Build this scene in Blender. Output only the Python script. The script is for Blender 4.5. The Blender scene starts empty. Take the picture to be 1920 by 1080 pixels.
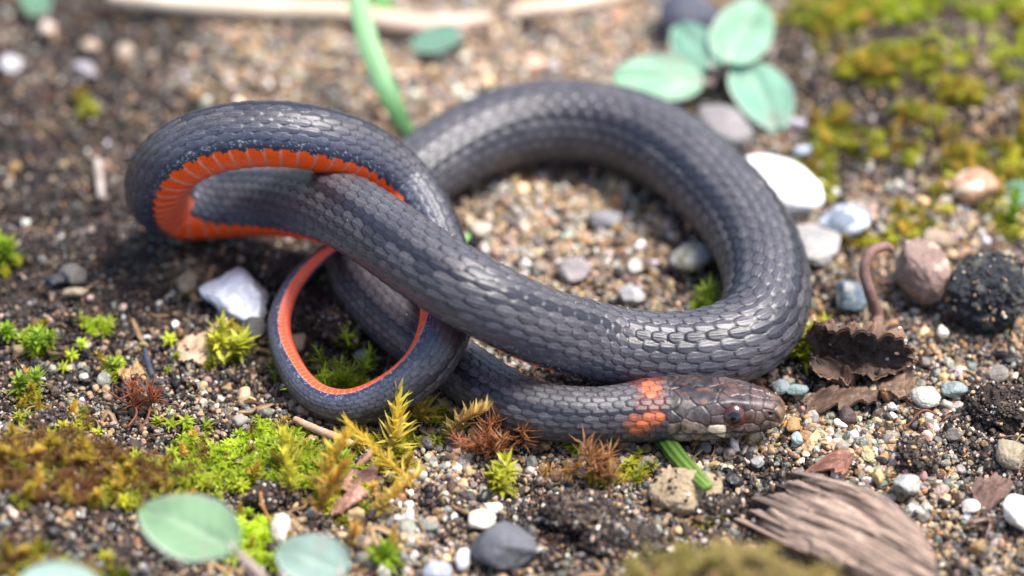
import bpy, math, random
import numpy as np

random.seed(7)
RNG = np.random.default_rng(11)
CM = 0.01                                   # everything below is written in centimetres
scene = bpy.context.scene

# ------------------------------------------------------------------ camera (a macro lens 30 cm from the snake)
PITCH = math.radians(38.0)
DIST = 30.0                                  # cm from the lens to the middle of the ground in view
LENS, SENSOR = 120.0, 36.0
CAMP = np.array([0.0, -DIST * math.cos(PITCH), DIST * math.sin(PITCH)])
CR = np.array([1.0, 0.0, 0.0])                                   # camera right
CU = np.array([0.0, math.sin(PITCH), math.cos(PITCH)])           # camera up
CF = np.array([0.0, math.cos(PITCH), -math.sin(PITCH)])          # camera forward
FPX = 1920.0 * LENS / SENSOR
cam_data = bpy.data.cameras.new('camera')
cam = bpy.data.objects.new('camera', cam_data)
scene.collection.objects.link(cam)
cam.location = CAMP * CM
cam.rotation_euler = (math.pi / 2 - PITCH, 0, 0)
cam_data.lens = LENS
cam_data.sensor_width = SENSOR
cam_data.clip_start = 0.005
cam_data.clip_end = 50.0
cam_data.dof.use_dof = True
cam_data.dof.focus_distance = (DIST - 1.6) * CM
cam_data.dof.aperture_fstop = 13.5
cam_data.dof.aperture_blades = 0
scene.camera = cam

# ------------------------------------------------------------------ sky, sun, exposure
SUN_EL, SUN_AZ = math.radians(66.0), math.radians(85.0)          # azimuth clockwise from +Y: behind and to the right of the snake
world = bpy.data.worlds.new('World')
scene.world = world
world.use_nodes = True
wn = world.node_tree
sky = wn.nodes.new('ShaderNodeTexSky')
sky.sky_type = 'NISHITA'
sky.sun_disc = False
sky.sun_elevation = SUN_EL
sky.sun_rotation = SUN_AZ
sky.dust_density = 2.5
sky.air_density = 1.0
bg = wn.nodes['Background']
bg.inputs[1].default_value = 0.115
wn.links.new(sky.outputs[0], bg.inputs[0])
sun_data = bpy.data.lights.new('sun', 'SUN')
sun_data.energy = 2.9
sun_data.angle = math.radians(22.0)
sun_data.color = (1.0, 0.965, 0.92)
sun = bpy.data.objects.new('sun', sun_data)
scene.collection.objects.link(sun)
sun.rotation_euler = (math.pi / 2 - SUN_EL, 0, -SUN_AZ + math.pi)
sun.rotation_euler = (-(math.pi / 2 - SUN_EL), 0, -SUN_AZ)
scene.view_settings.view_transform = 'Standard'
scene.view_settings.look = 'None'
scene.view_settings.exposure = 1.28
scene.view_settings.gamma = 1.0
scene.render.engine = 'CYCLES'
scene.cycles.max_bounces = 6
scene.cycles.use_denoising = True

# ------------------------------------------------------------------ pixel <-> place
def project(p):
    p = np.asarray(p, float)
    q = p - CAMP
    d = q @ CF
    return np.stack([960 + FPX * (q @ CR) / d, 540 - FPX * (q @ CU) / d, d], -1)

def ray(px, py):
    return CF + CR * ((px - 960) / FPX) + CU * ((540 - py) / FPX)

def at_z(px, py, z):
    r = ray(px, py)
    return CAMP + r * ((z - CAMP[2]) / r[2])

# ------------------------------------------------------------------ value noise (numpy)
_PERM = np.random.default_rng(3).integers(0, 1 << 30, 4096)
def _h(ix, iy, iz):
    a = _PERM[(ix * 73 + iy * 911 + iz * 1973) & 4095]
    b = _PERM[(a + iy * 157 + iz * 31) & 4095]
    return (_PERM[(b + ix * 61 + iz) & 4095] & 0xFFFF) / 65535.0
def vnoise(p):
    p = np.asarray(p, float)
    i = np.floor(p).astype(np.int64)
    f = p - i
    f = f * f * (3 - 2 * f)
    x, y, z = i[..., 0], i[..., 1], i[..., 2]
    fx, fy, fz = f[..., 0], f[..., 1], f[..., 2]
    def L(a, b, t): return a + (b - a) * t
    return L(L(L(_h(x, y, z), _h(x + 1, y, z), fx), L(_h(x, y + 1, z), _h(x + 1, y + 1, z), fx), fy),
             L(L(_h(x, y, z + 1), _h(x + 1, y, z + 1), fx), L(_h(x, y + 1, z + 1), _h(x + 1, y + 1, z + 1), fx), fy), fz)
def fbm(p, oct=4, gain=0.5):
    p = np.asarray(p, float)
    s, a, t = 0, 1.0, 0
    for k in range(oct):
        s = s + a * vnoise(p * (2 ** k) + 17.3 * k)
        t += a
        a *= gain
    return s / t
def fbm2(x, y, sc, oct=4, seed=0.0):
    return fbm(np.stack([x * sc + seed, y * sc + seed * 1.7, np.full_like(x, seed)], -1), oct)
def smooth(a, b, x):
    t = np.clip((x - a) / (b - a), 0, 1)
    return t * t * (3 - 2 * t)

# ------------------------------------------------------------------ ground height
def ground_z(x, y):
    x = np.asarray(x, float); y = np.asarray(y, float)
    z = 0.16 * (fbm2(x, y, 0.45, 3, 5.1) - 0.5)
    for (mx, my, sx, sy, h) in MOUNDS:
        z = z + h * np.exp(-((x - mx) / sx) ** 2 - ((y - my) / sy) ** 2)
    return z
MOUNDS = [(-4.4, -3.3, 1.7, 1.5, 0.55), (-4.2, 0.0, 1.3, 1.4, 0.20), (4.5, 3.6, 1.9, 1.9, 0.60),
          (1.9, -4.9, 1.3, 0.7, 0.25), (3.3, -1.2, 0.8, 0.6, 0.08), (0.6, 0.9, 1.2, 0.7, -0.06), (-1.5, -1.1, .6, .5, -.10)]

def at(px, py, h=0.0):
    z = h
    for k in range(12):
        p = at_z(px, py, z)
        z = float(ground_z(p[0], p[1])) + h
    return at_z(px, py, z)
# ------------------------------------------------------------------ the snake's centre line: pixel, height, radius, where its back points (camera right, up, towards)
UPR = (0.0, math.cos(PITCH), math.sin(PITCH))
DIA = (0.0, .92, .39)
PATH = [
    (1474, 773, .27, .20, UPR), (1400, 768, .29, .20, UPR), (1320, 766, .29, .24, UPR), (1240, 767, .27, .24, UPR),
    (1170, 775, .26, .235, UPR), (1090, 779, .25, .24, UPR), (1000, 768, .245, .245, UPR), (930, 737, .24, .25, UPR),
    (865, 692, .24, .25, UPR), (790, 642, .24, .255, UPR), (715, 573, .25, .265, UPR), (672, 500, .27, .28, UPR),
    (688, 425, .29, .30, UPR), (760, 345, .33, .33, UPR), (850, 283, .36, .36, UPR), (950, 240, .38, .38, UPR),
    (1050, 227, .39, .39, UPR), (1160, 240, .39, .39, UPR), (1260, 285, .39, .39, UPR), (1350, 362, .39, .385, UPR),
    (1415, 450, .385, .38, UPR), (1440, 540, .385, .375, UPR), (1415, 618, .385, .37, UPR), (1325, 658, .39, .365, DIA),
    (1220, 660, .41, .35, DIA), (1110, 641, .56, .345, DIA), (1000, 608, .92, .34, DIA), (890, 553, 1.25, .335, DIA),
    (790, 492, 1.33, .33, DIA), (700, 428, 1.25, .33, (0, .95, .30)), (620, 388, 1.04, .34, (0, .99, .1)), (530, 378, .64, .33, (0, .99, -.1)),
    (440, 381, .46, .32, (0, .98, -.18)), (365, 387, .37, .315, (-.05, .85, -.5)), (313, 378, .50, .31, (-.36, .42, -.83)), (298, 342, .95, .30, (-.55, .55, -.62)),
    (330, 296, 1.38, .30, (-.40, .80, -.45)), (400, 264, 1.60, .295, (-.15, .90, -.42)), (490, 252, 1.68, .295, (0, .93, -.36)), (590, 260, 1.62, .29, (.15, .92, -.36)),
    (680, 290, 1.36, .28, (.32, .78, -.54)), (750, 343, 1.03, .275, (.62, .52, -.58)), (797, 410, .85, .265, (.82, .22, -.53)), (825, 480, .70, .255, (.9, .1, -.42)),
    (838, 550, .67, .245, (.98, -.1, -.1)), (832, 622, .72, .232, (.93, -.35, .05)), (795, 690, .56, .205, (.62, -.78, .15)), (728, 740, .34, .18, (.25, -.95, .05)),
    (650, 763, .20, .155, (-.15, -.98, -.12)), (583, 740, .17, .132, (-.60, -.65, -.45)), (540, 680, .19, .115, (-.65, -.15, -.75)), (523, 610, .24, .10, (-.50, .05, -.86)),
    (546, 540, .36, .085, (-.35, .05, -.93)), (592, 488, .48, .066, (-.10, -.05, -.99)), (628, 462, .55, .045, (0, 0, -1)), (655, 447, .58, .012, (0, 0, -1)),
]
def snake_path():
    n = len(PATH)
    K = np.array([at_z(a, b, c) for a, b, c, r, d in PATH])
    # lift by the ground under the strand where it lies on the ground
    g = ground_z(K[:, 0], K[:, 1])
    rr = np.array([r for a, b, c, r, d in PATH])
    low = np.clip(1.6 - (np.array([c for a, b, c, r, d in PATH]) - rr) / 0.1, 0, 1)
    K = np.array([at_z(a, b, c + low[i] * g[i]) for i, (a, b, c, r, d) in enumerate(PATH)])
    D = np.array([d for a, b, c, r, d in PATH], float)
    D = D[:, :1] * CR + D[:, 1:2] * CU + D[:, 2:3] * (-CF)
    V = np.concatenate([K, rr[:, None], D], 1)
    # centripetal-free uniform Catmull-Rom, then smoothing
    P = np.concatenate([[2 * V[0] - V[1]], V, [2 * V[-1] - V[-2]]])
    out = []
    for i in range(n - 1):
        p0, p1, p2, p3 = P[i], P[i + 1], P[i + 2], P[i + 3]
        for t in np.linspace(0, 1, 40, endpoint=False):
            out.append(.5 * (2 * p1 + (p2 - p0) * t + (2 * p0 - 5 * p1 + 4 * p2 - p3) * t * t + (3 * p1 - p0 - 3 * p2 + p3) * t ** 3))
    out.append(V[-1])
    out = np.array(out)
    w = np.hanning(47); w /= w.sum()
    pad = 23
    e = np.concatenate([2 * out[:1] - out[1:pad + 1][::-1], out, 2 * out[-1:] - out[-pad - 1:-1][::-1]])
    sm = np.stack([np.convolve(e[:, k], w, 'valid') for k in range(out.shape[1])], 1)
    return sm
# ------------------------------------------------------------------ materials
def new_mat(name):
    m = bpy.data.materials.new(name)
    m.use_nodes = True
    nt = m.node_tree
    return m, nt, nt.nodes['Principled BSDF']
def nd(nt, kind, **kw):
    n = nt.nodes.new(kind)
    for k, v in kw.items():
        setattr(n, k, v)
    return n
def noise_node(nt, scale, detail=4, rough=0.6, dim_obj='Object'):
    tc = nd(nt, 'ShaderNodeTexCoord')
    t = nd(nt, 'ShaderNodeTexNoise')
    t.inputs['Scale'].default_value = scale
    t.inputs['Detail'].default_value = detail
    t.inputs['Roughness'].default_value = rough
    nt.links.new(tc.outputs[dim_obj], t.inputs['Vector'])
    return t
def ramp(nt, fac, stops):
    r = nd(nt, 'ShaderNodeValToRGB')
    e = r.color_ramp.elements
    e[0].position, e[0].color = stops[0][0], (*stops[0][1], 1)
    e[1].position, e[1].color = stops[-1][0], (*stops[-1][1], 1)
    for p, c in stops[1:-1]:
        k = e.new(p); k.color = (*c, 1)
    nt.links.new(fac, r.inputs[0])
    return r
def mixrgb(nt, a, b, fac, mode='MULTIPLY'):
    m = nd(nt, 'ShaderNodeMix', data_type='RGBA', blend_type=mode)
    for sock, v in ((m.inputs[0], fac), (m.inputs[6], a), (m.inputs[7], b)):
        if hasattr(v, 'links'): nt.links.new(v, sock)
        elif isinstance(v, (int, float)): sock.default_value = v
        else: sock.default_value = (*v, 1)
    return m.outputs[2]
def bump(nt, bsdf, height, strength, dist):
    b = nd(nt, 'ShaderNodeBump')
    b.inputs['Strength'].default_value = strength
    b.inputs['Distance'].default_value = dist
    nt.links.new(height, b.inputs['Height'])
    nt.links.new(b.outputs[0], bsdf.inputs['Normal'])

def attr_mat(name, rough, spec=0.5, nscale=9000, namt=0.35, bstr=0.25, bdist=0.00004, atype='GEOMETRY', coat=0.0, sss=0.0, trans=0.0, transl=0.0):
    """colour from the 'col' attribute (grain by noise); atype INSTANCER for scattered pieces"""
    m, nt, b = new_mat(name)
    a = nd(nt, 'ShaderNodeAttribute', attribute_type=atype, attribute_name='col')
    t = noise_node(nt, nscale, 4, 0.65)
    r = ramp(nt, t.outputs[0], [(0.25, (1 - namt,) * 3), (0.75, (1 + namt,) * 3)])
    c = mixrgb(nt, a.outputs[0], r.outputs[0], 1.0)
    nt.links.new(c, b.inputs['Base Color'])
    b.inputs['Roughness'].default_value = rough
    b.inputs['Specular IOR Level'].default_value = spec
    b.inputs['Coat Weight'].default_value = coat
    b.inputs['Coat Roughness'].default_value = 0.12
    if trans: b.inputs['Transmission Weight'].default_value = trans
    if sss:
        b.inputs['Subsurface Weight'].default_value = sss
        b.inputs['Subsurface Scale'].default_value = 0.0004
        b.inputs['Subsurface Radius'].default_value = (1, .8, .6)
    bump(nt, b, t.outputs[0], bstr, bdist)
    if transl:
        tr = nd(nt, 'ShaderNodeBsdfTranslucent')
        nt.links.new(c, tr.inputs[0])
        mx = nd(nt, 'ShaderNodeMixShader')
        mx.inputs[0].default_value = transl
        nt.links.new(b.outputs[0], mx.inputs[1])
        nt.links.new(tr.outputs[0], mx.inputs[2])
        nt.links.new(mx.outputs[0], nt.nodes['Material Output'].inputs[0])
    return m

MAT = {}
MAT['snake'] = attr_mat('snake_skin', 0.37, 0.5, 11000, 0.42, 0.4, 0.00004)
MAT['eye'] = attr_mat('snake_eye', 0.15, 0.5, 3000, 0.15, 0.0, 0.00001, coat=1.0)
MAT['eye'].node_tree.nodes['Principled BSDF'].inputs['Coat Roughness'].default_value = 0.02
MAT['grain'] = attr_mat('sand_grain', 0.42, 0.45, 5000, 0.35, 0.3, 0.00005, 'INSTANCER')
MAT['moss_i'] = attr_mat('moss_leaf', 0.45, 0.35, 3000, 0.2, 0.0, 0.00002, 'INSTANCER', transl=0.45)
MAT['moss'] = attr_mat('moss_shoot_leaf', 0.45, 0.35, 3000, 0.2, 0.0, 0.00002, transl=0.35)
MAT['stone'] = attr_mat('stone', 0.65, 0.35, 4500, 0.45, 0.5, 0.00012)
MAT['rough_stone'] = attr_mat('rough_stone', 0.75, 0.3, 3500, 0.8, 0.9, 0.0003)
MAT['quartz'] = attr_mat('quartz', 0.16, 0.6, 1400, 0.18, 0.6, 0.00025, sss=0.6)
MAT['wood'] = attr_mat('dead_wood', 0.65, 0.3, 4000, 0.35, 0.4, 0.00008)
MAT['leaf'] = attr_mat('green_leaf', 0.42, 0.45, 5000, 0.12, 0.25, 0.00004, transl=0.22)
MAT['soil'] = attr_mat('dark_soil', 0.85, 0.25, 2500, 0.6, 0.9, 0.0003)

_nt = MAT['grain'].node_tree
_oi = nd(_nt, 'ShaderNodeObjectInfo')
_mr = nd(_nt, 'ShaderNodeMapRange')
_mr.inputs[3].default_value, _mr.inputs[4].default_value = 0.16, 0.75
_nt.links.new(_oi.outputs['Random'], _mr.inputs[0])
_nt.links.new(_mr.outputs[0], _nt.nodes['Principled BSDF'].inputs['Roughness'])
# ------------------------------------------------------------------ mesh helpers (points in cm)
def srgb(r, g, b):
    c = np.array([r, g, b], float) / 255
    return np.where(c <= .04045, c / 12.92, ((c + .055) / 1.055) ** 2.4)
def mesh_of(name, V, F, col=None, smooth_shade=True):
    me = bpy.data.meshes.new(name)
    V = np.asarray(V, float) * CM
    if isinstance(F, np.ndarray):
        n, k = F.shape
        me.vertices.add(len(V)); me.vertices.foreach_set('co', V.ravel())
        me.loops.add(n * k); me.loops.foreach_set('vertex_index', F.ravel().astype(np.int32))
        me.polygons.add(n); me.polygons.foreach_set('loop_start', np.arange(0, n * k, k, dtype=np.int32))
        me.update(calc_edges=True)
    else:
        me.from_pydata(V.tolist(), [], F)
    if col is not None:
        col = np.asarray(col, float)
        if col.ndim == 1: col = np.tile(col, (len(V), 1))
        a = me.attributes.new('col', 'FLOAT_COLOR', 'POINT')
        a.data.foreach_set('color', np.concatenate([np.clip(col[:, :3], 0, 1), np.ones((len(V), 1))], 1).ravel())
    me.polygons.foreach_set('use_smooth', np.full(len(me.polygons), smooth_shade))
    me.update()
    return me
def link(name, me, mat, parent=None, label=None, cat=None, group=None, kind=None, loc=None):
    o = bpy.data.objects.new(name, me)
    scene.collection.objects.link(o)
    if mat is not None and me is not None and not me.materials: me.materials.append(MAT[mat])
    if parent is not None: o.parent = parent
    if loc is not None: o.location = np.asarray(loc) * CM
    for k, v in (('label', label), ('category', cat), ('group', group), ('kind', kind)):
        if v: o[k] = v
    return o
def empty(name, loc, label, cat, group=None):
    return link(name, None, None, None, label, cat, group, loc=loc)
def grid_faces(nu, nv, wrap_v=False):
    i = np.arange(nu - 1)[:, None]
    j = np.arange(nv if wrap_v else nv - 1)[None, :]
    j2 = (j + 1) % nv
    return np.stack([(i * nv + j), (i * nv + j2), ((i + 1) * nv + j2), ((i + 1) * nv + j)], -1).reshape(-1, 4)
_ico = {}
def ico(sub):
    if sub not in _ico:
        t = (1 + 5 ** .5) / 2
        V = np.array([(-1, t, 0), (1, t, 0), (-1, -t, 0), (1, -t, 0), (0, -1, t), (0, 1, t), (0, -1, -t), (0, 1, -t), (t, 0, -1), (t, 0, 1), (-t, 0, -1), (-t, 0, 1)])
        V /= np.linalg.norm(V[0])
        F = [(0, 11, 5), (0, 5, 1), (0, 1, 7), (0, 7, 10), (0, 10, 11), (1, 5, 9), (5, 11, 4), (11, 10, 2), (10, 7, 6), (7, 1, 8), (3, 9, 4), (3, 4, 2), (3, 2, 6), (3, 6, 8), (3, 8, 9), (4, 9, 5), (2, 4, 11), (6, 2, 10), (8, 6, 7), (9, 8, 1)]
        V = V.tolist()
        for _ in range(sub):
            mid, G = {}, []
            def m(a, b):
                k = (min(a, b), max(a, b))
                if k not in mid:
                    p = np.array(V[a]) + np.array(V[b]); V.append((p / np.linalg.norm(p)).tolist()); mid[k] = len(V) - 1
                return mid[k]
            for a, b, c in F:
                x, y, z = m(a, b), m(b, c), m(c, a)
                G += [(a, x, z), (b, y, x), (c, z, y), (x, y, z)]
            F = G
        _ico[sub] = (np.array(V), np.array(F))
    return _ico[sub]
def rock_shape(sub, rng, facets=9, lump=0.12, rough=0.03, soft=0.10):
    """unit stone: a sphere cut by random planes (softened), then lumps and fine relief"""
    V, F = ico(sub)
    N = rng.normal(size=(facets, 3)); N /= np.linalg.norm(N, axis=1)[:, None]
    d = rng.uniform(0.62, 0.95, facets)
    dots = V @ N.T
    r = np.where(dots > 0.05, d[None] / np.maximum(dots, 0.05), 9)
    r = np.concatenate([r, np.ones((len(V), 1))], 1)
    r = -soft * np.log(np.exp(-r / soft).sum(1))
    o = rng.uniform(0, 50, 3)
    r = r * (1 + lump * (fbm(V * 1.6 + o, 3) - .5) * 2 + rough * (fbm(V * 7 + o, 3) - .5) * 2)
    return V * r[:, None], F
def frames(P):
    T = np.gradient(P, axis=0); T /= np.linalg.norm(T, axis=1)[:, None]
    return T
def resample(P, n):
    P = np.asarray(P, float)
    # smooth Catmull-Rom through the points, then even spacing
    Q = np.concatenate([[2 * P[0] - P[1]], P, [2 * P[-1] - P[-2]]])
    out = []
    for i in range(len(P) - 1):
        p0, p1, p2, p3 = Q[i:i + 4]
        for t in np.linspace(0, 1, 24, endpoint=False):
            out.append(.5 * (2 * p1 + (p2 - p0) * t + (2 * p0 - 5 * p1 + 4 * p2 - p3) * t * t + (3 * p1 - p0 - 3 * p2 + p3) * t ** 3))
    out.append(P[-1]); out = np.array(out)
    s = np.concatenate([[0], np.cumsum(np.linalg.norm(np.diff(out[:, :3], axis=0), axis=1))])
    u = np.linspace(0, s[-1], n)
    return np.stack([np.interp(u, s, out[:, k]) for k in range(out.shape[1])], 1)
def tube(P, R, seg=12, n=40, flat=1.0, up=(0, 0, 1), rough=0.0, seed=0.0, ridges=0):
    Q = resample(np.concatenate([np.asarray(P, float), np.asarray(R, float)[:, None]], 1), n)
    P, R = Q[:, :3], np.maximum(Q[:, 3], 1e-4)
    T = frames(P)
    up = np.asarray(up, float)
    S = np.cross(T, up); S /= np.linalg.norm(S, axis=1)[:, None] + 1e-9
    U = np.cross(S, T)
    a = np.linspace(0, 2 * np.pi, seg, endpoint=False)
    rr = R[:, None] * np.ones(seg)
    V = P[:, None] + S[:, None] * (rr * np.cos(a))[..., None] + U[:, None] * (rr * np.sin(a) * flat)[..., None]
    if rough:
        nz = fbm(V / max(R.max(), 1e-3) * np.array([1.5, 1.5, 1.5]) + seed, 4) - .5
        C = V - P[:, None]
        V = P[:, None] + C * (1 + 2 * rough * nz + (0.5 * rough * np.cos(a * ridges) if ridges else 0))[..., None]
    F = grid_faces(n, seg, True)
    V = V.reshape(-1, 3)
    V = np.concatenate([V, [P[0]], [P[-1]]])
    m = len(V)
    caps = [(m - 2, (j + 1) % seg, j, j) for j in range(seg)] + [(m - 1, (n - 1) * seg + j, (n - 1) * seg + (j + 1) % seg, (n - 1) * seg + j) for j in range(seg)]
    Fl = [tuple(f) for f in F.tolist()] + [c[:3] for c in caps]
    return V, Fl
# ------------------------------------------------------------------ ground: one sheet, fine in the middle, wide beyond
def graded(half, step, far, grow=1.18):
    a = np.arange(0, half, step).tolist(); s = step
    while a[-1] < far:
        s *= grow; a.append(a[-1] + s)
    a = np.array(a)
    return np.concatenate([-a[:0:-1], a])
def build_ground():
    gx = graded(6.6, 0.035, 300); gy = graded(6.6, 0.035, 300) + 0.2
    X, Y = np.meshgrid(gx, gy, indexing='ij')
    fade = smooth(60, 12, np.hypot(X, Y))
    Z = ground_z(X, Y) * np.where(np.hypot(X, Y) > 12, fade, 1)
    crumb = fbm2(X, Y, 2.2, 5, 9.0)
    Z = Z + (0.22 + .06 * smooth(-1.5, -3, X)) * (crumb - .55) + 0.05 * (fbm2(X, Y, 9.0, 3, 2.0) - .5) - 0.05
    V = np.stack([X, Y, Z], -1).reshape(-1, 3)
    t = fbm2(X, Y, 1.1, 4, 31.0).ravel()[:, None]
    c = srgb(38, 32, 30) * (1 - t) + srgb(80, 66, 56) * t
    return V, grid_faces(len(gx), len(gy)), c
V, F, c = build_ground()
link('ground', mesh_of('ground', V, F, c), 'soil', kind='structure')

# ------------------------------------------------------------------ scattered small pieces (sand, gravel, moss mat): one object each
def scatter(name, sources, P, ROT, SCL, COL, IDX, label, cat):
    coll = bpy.data.collections.new(name + '_shapes')
    for k, me in enumerate(sources):
        o = bpy.data.objects.new('%s_shape_%02d' % (name, k), me)
        coll.objects.link(o)
    me = bpy.data.meshes.new(name)
    me.vertices.add(len(P)); me.vertices.foreach_set('co', (np.asarray(P) * CM).ravel())
    for nm, tp, d, fld in (('rot', 'FLOAT_VECTOR', ROT, 'vector'), ('scl', 'FLOAT_VECTOR', SCL, 'vector'), ('idx', 'INT', IDX, 'value')):
        a = me.attributes.new(nm, tp, 'POINT'); a.data.foreach_set(fld, np.asarray(d).ravel())
    a = me.attributes.new('col', 'FLOAT_COLOR', 'POINT')
    a.data.foreach_set('color', np.concatenate([np.clip(COL, 0, 1), np.ones((len(P), 1))], 1).ravel())
    me.update()
    o = link(name, me, None, None, label, cat, kind='stuff')
    g = bpy.data.node_groups.new(name + '_scatter', 'GeometryNodeTree')
    g.interface.new_socket('Geometry', in_out='INPUT', socket_type='NodeSocketGeometry')
    g.interface.new_socket('Geometry', in_out='OUTPUT', socket_type='NodeSocketGeometry')
    N = g.nodes
    gi, go = N.new('NodeGroupInput'), N.new('NodeGroupOutput')
    ci = N.new('GeometryNodeCollectionInfo'); ci.inputs[0].default_value = coll
    ci.inputs['Separate Children'].default_value = True; ci.inputs['Reset Children'].default_value = True
    ip = N.new('GeometryNodeInstanceOnPoints'); ip.inputs['Pick Instance'].default_value = True
    def na(nm, tp):
        n = N.new('GeometryNodeInputNamedAttribute'); n.data_type = tp; n.inputs[0].default_value = nm; return n.outputs[0]
    e2r = N.new('FunctionNodeEulerToRotation')
    L = g.links.new
    L(na('rot', 'FLOAT_VECTOR'), e2r.inputs[0]); L(e2r.outputs[0], ip.inputs['Rotation'])
    L(na('scl', 'FLOAT_VECTOR'), ip.inputs['Scale']); L(na('idx', 'INT'), ip.inputs['Instance Index'])
    L(gi.outputs[0], ip.inputs['Points']); L(ci.outputs[0], ip.inputs['Instance']); L(ip.outputs[0], go.inputs[0])
    md = o.modifiers.new('scatter', 'NODES'); md.node_group = g
    return o

def blob(px, py, spots):
    """weight 0..1 from soft ellipses (pixel places on the ground)"""
    w = np.zeros_like(px)
    for x, y, rx, ry, v in spots:
        w = np.maximum(w, v * np.exp(-(((px - x) / rx) ** 2 + ((py - y) / ry) ** 2) ** 1.5))
    return w
def ground_px(x, y, z):
    q = project(np.stack([x, y, z], -1)); return q[:, 0], q[:, 1]

DARK = [(60, 620, 260, 140, .7), (330, 690, 160, 60, .55), (150, 470, 380, 190, 1.0), (560, 500, 160, 110, .9), (640, 640, 130, 110, .85), (60, 250, 300, 180, .95), (150, 80, 240, 110, .7), (300, 170, 110, 70, .75),
        (950, 960, 130, 70, .6), (1100, 1000, 130, 80, .75), (1420, 930, 110, 90, .6), (1350, 420, 90, 110, .75), (1600, 680, 130, 70, .7),
        (1880, 780, 110, 90, .55), (1280, 340, 120, 60, .7), (1480, 880, 120, 40, .6), (1650, 200, 200, 120, .55), (250, 950, 260, 140, .5), (1180, 1040, 120, 50, .5)]
WARM = [(1080, 420, 260, 110, 1.0), (1000, 80, 380, 140, .9), (480, 110, 260, 90, .8), (800, 950, 180, 120, .6), (1700, 800, 260, 160, .75), (1380, 850, 160, 60, .6), (1750, 420, 240, 70, .6)]
MOSSY = [(430, 830, 190, 110, 1.0), (560, 900, 120, 80, .9), (470, 1010, 110, 90, .9), (330, 1010, 120, 90, .8), (130, 880, 240, 90, .85), (150, 1020, 240, 80, .6),
         (1800, 90, 340, 150, 1.0), (1700, 270, 260, 120, 1.0), (1880, 270, 140, 140, .8), (180, 640, 140, 40, .1), (60, 640, 60, 30, .15), (430, 650, 40, 30, .3), (1560, 330, 60, 60, .5)]

EXTRA_GRAINS = []
def make_sand():
    shapes = []
    rg = np.random.default_rng(5)
    for k in range(14):
        v, f = rock_shape(2, rg, facets=int(rg.integers(7, 14)), lump=.25, rough=.10, soft=.035)
        v = v * rg.uniform(.75, 1.15, 3)
        me = mesh_of('grain', v, f, smooth_shade=(k % 4 == 0)); me.materials.append(MAT['grain']); shapes.append(me)
    n = 330000
    x = RNG.uniform(-6.6, 6.6, n); y = RNG.uniform(-6.2, 7.0, n)
    xo = RNG.normal(0, 7.5, 260000); yo = RNG.normal(.3, 7.5, 260000)                # sparser, coarser sand all round
    out = (np.abs(xo) > 6.5) | (yo < -6.1) | (yo > 6.9); out &= np.hypot(xo, yo) < 19
    x = np.concatenate([x, xo[out]]); y = np.concatenate([y, yo[out]]); n = len(x)
    z = ground_z(x, y)
    crumb = fbm2(x, y, 2.2, 5, 9.0)
    px, py = ground_px(x, y, z)
    dark = blob(px, py, DARK); warm = blob(px, py, WARM); moss = blob(px, py, MOSSY)
    patch = fbm2(x, y, 1.3, 3, 44.0)
    dark = np.clip(dark * 1.15 + 1.0 * (patch - .54), 0, 1)
    keep = RNG.uniform(0, 1, n) < np.clip(1.0 - .45 * dark - .2 * moss, .15, 1)
    x, y, z, crumb, px, py, dark, warm, moss = [a[keep] for a in (x, y, z, crumb, px, py, dark, warm, moss)]
    n = len(x)
    dia = np.exp(RNG.normal(math.log(.029), .5, n)) * (1 + .35 * warm - .2 * dark) * (.75 + .55 * fbm2(x, y, .8, 3, 77.0))
    dia = np.clip(dia, .014, .13) * np.where((np.abs(x) > 6.6) | (y < -6.2) | (y > 7), 1.7, 1.0)
    z = z + (0.22 + .06 * smooth(-1.5, -3, x)) * (crumb - .55) - .05 + dia * RNG.uniform(-.1, .5, n) + RNG.uniform(0, .025, n)
    pal = {'white': srgb(205, 200, 190), 'clear': srgb(168, 160, 146), 'tan': srgb(176, 148, 112), 'ochre': srgb(164, 126, 84), 'pink': srgb(168, 140, 122),
           'grey': srgb(112, 106, 101), 'dark': srgb(54, 48, 46), 'black': srgb(27, 24, 24), 'brown': srgb(82, 62, 50), 'green': srgb(120, 122, 110), 'umber': srgb(58, 46, 42)}
    names = list(pal)
    base = np.array([.045, .15, .27, .06, .10, .10, .05, .02, .09, .03, .05])
    dk = np.array([.02, .03, .05, .015, .03, .08, .22, .24, .13, .015, .24])
    wm = np.array([.10, .18, .28, .08, .17, .10, .02, .01, .04, .02, .01])
    W = base[None] * (1 - dark[:, None]) * (1 - .8 * warm[:, None]) + dk[None] * dark[:, None] * 1.6 + wm[None] * warm[:, None] * (1 - dark[:, None])
    cw = np.cumsum(W, 1); cw /= cw[:, -1:]
    pick = (RNG.uniform(0, 1, n)[:, None] > cw).sum(1)
    C = np.array([pal[k] for k in names])[pick] * np.exp(RNG.normal(-.42, .38, (n, 1))) * (1 + .35 * warm[:, None]) * (1 + RNG.normal(0, .05, (n, 3)))
    for (PT, NN, lo, hi, dkf) in EXTRA_GRAINS:
        m = len(PT); d2 = RNG.uniform(lo, hi, m)
        w2 = base * (1 - dkf) + dk * dkf; w2 = np.cumsum(w2 / w2.sum()); pk2 = np.searchsorted(w2, RNG.uniform(0, .999, m))
        C = np.concatenate([C, np.array([pal[k] for k in names])[pk2] * np.exp(RNG.normal(0, .3, (m, 1)))])
        x = np.concatenate([x, PT[:, 0]]); y = np.concatenate([y, PT[:, 1]]); z = np.concatenate([z, PT[:, 2] + .2 * d2]); dia = np.concatenate([dia, d2]); n += m
    scl = dia[:, None] * .5 * RNG.uniform(.8, 1.25, (n, 3))
    return shapes, np.stack([x, y, z], -1), RNG.uniform(0, 6.28, (n, 3)), scl, C, RNG.integers(0, len(shapes), n)
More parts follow.
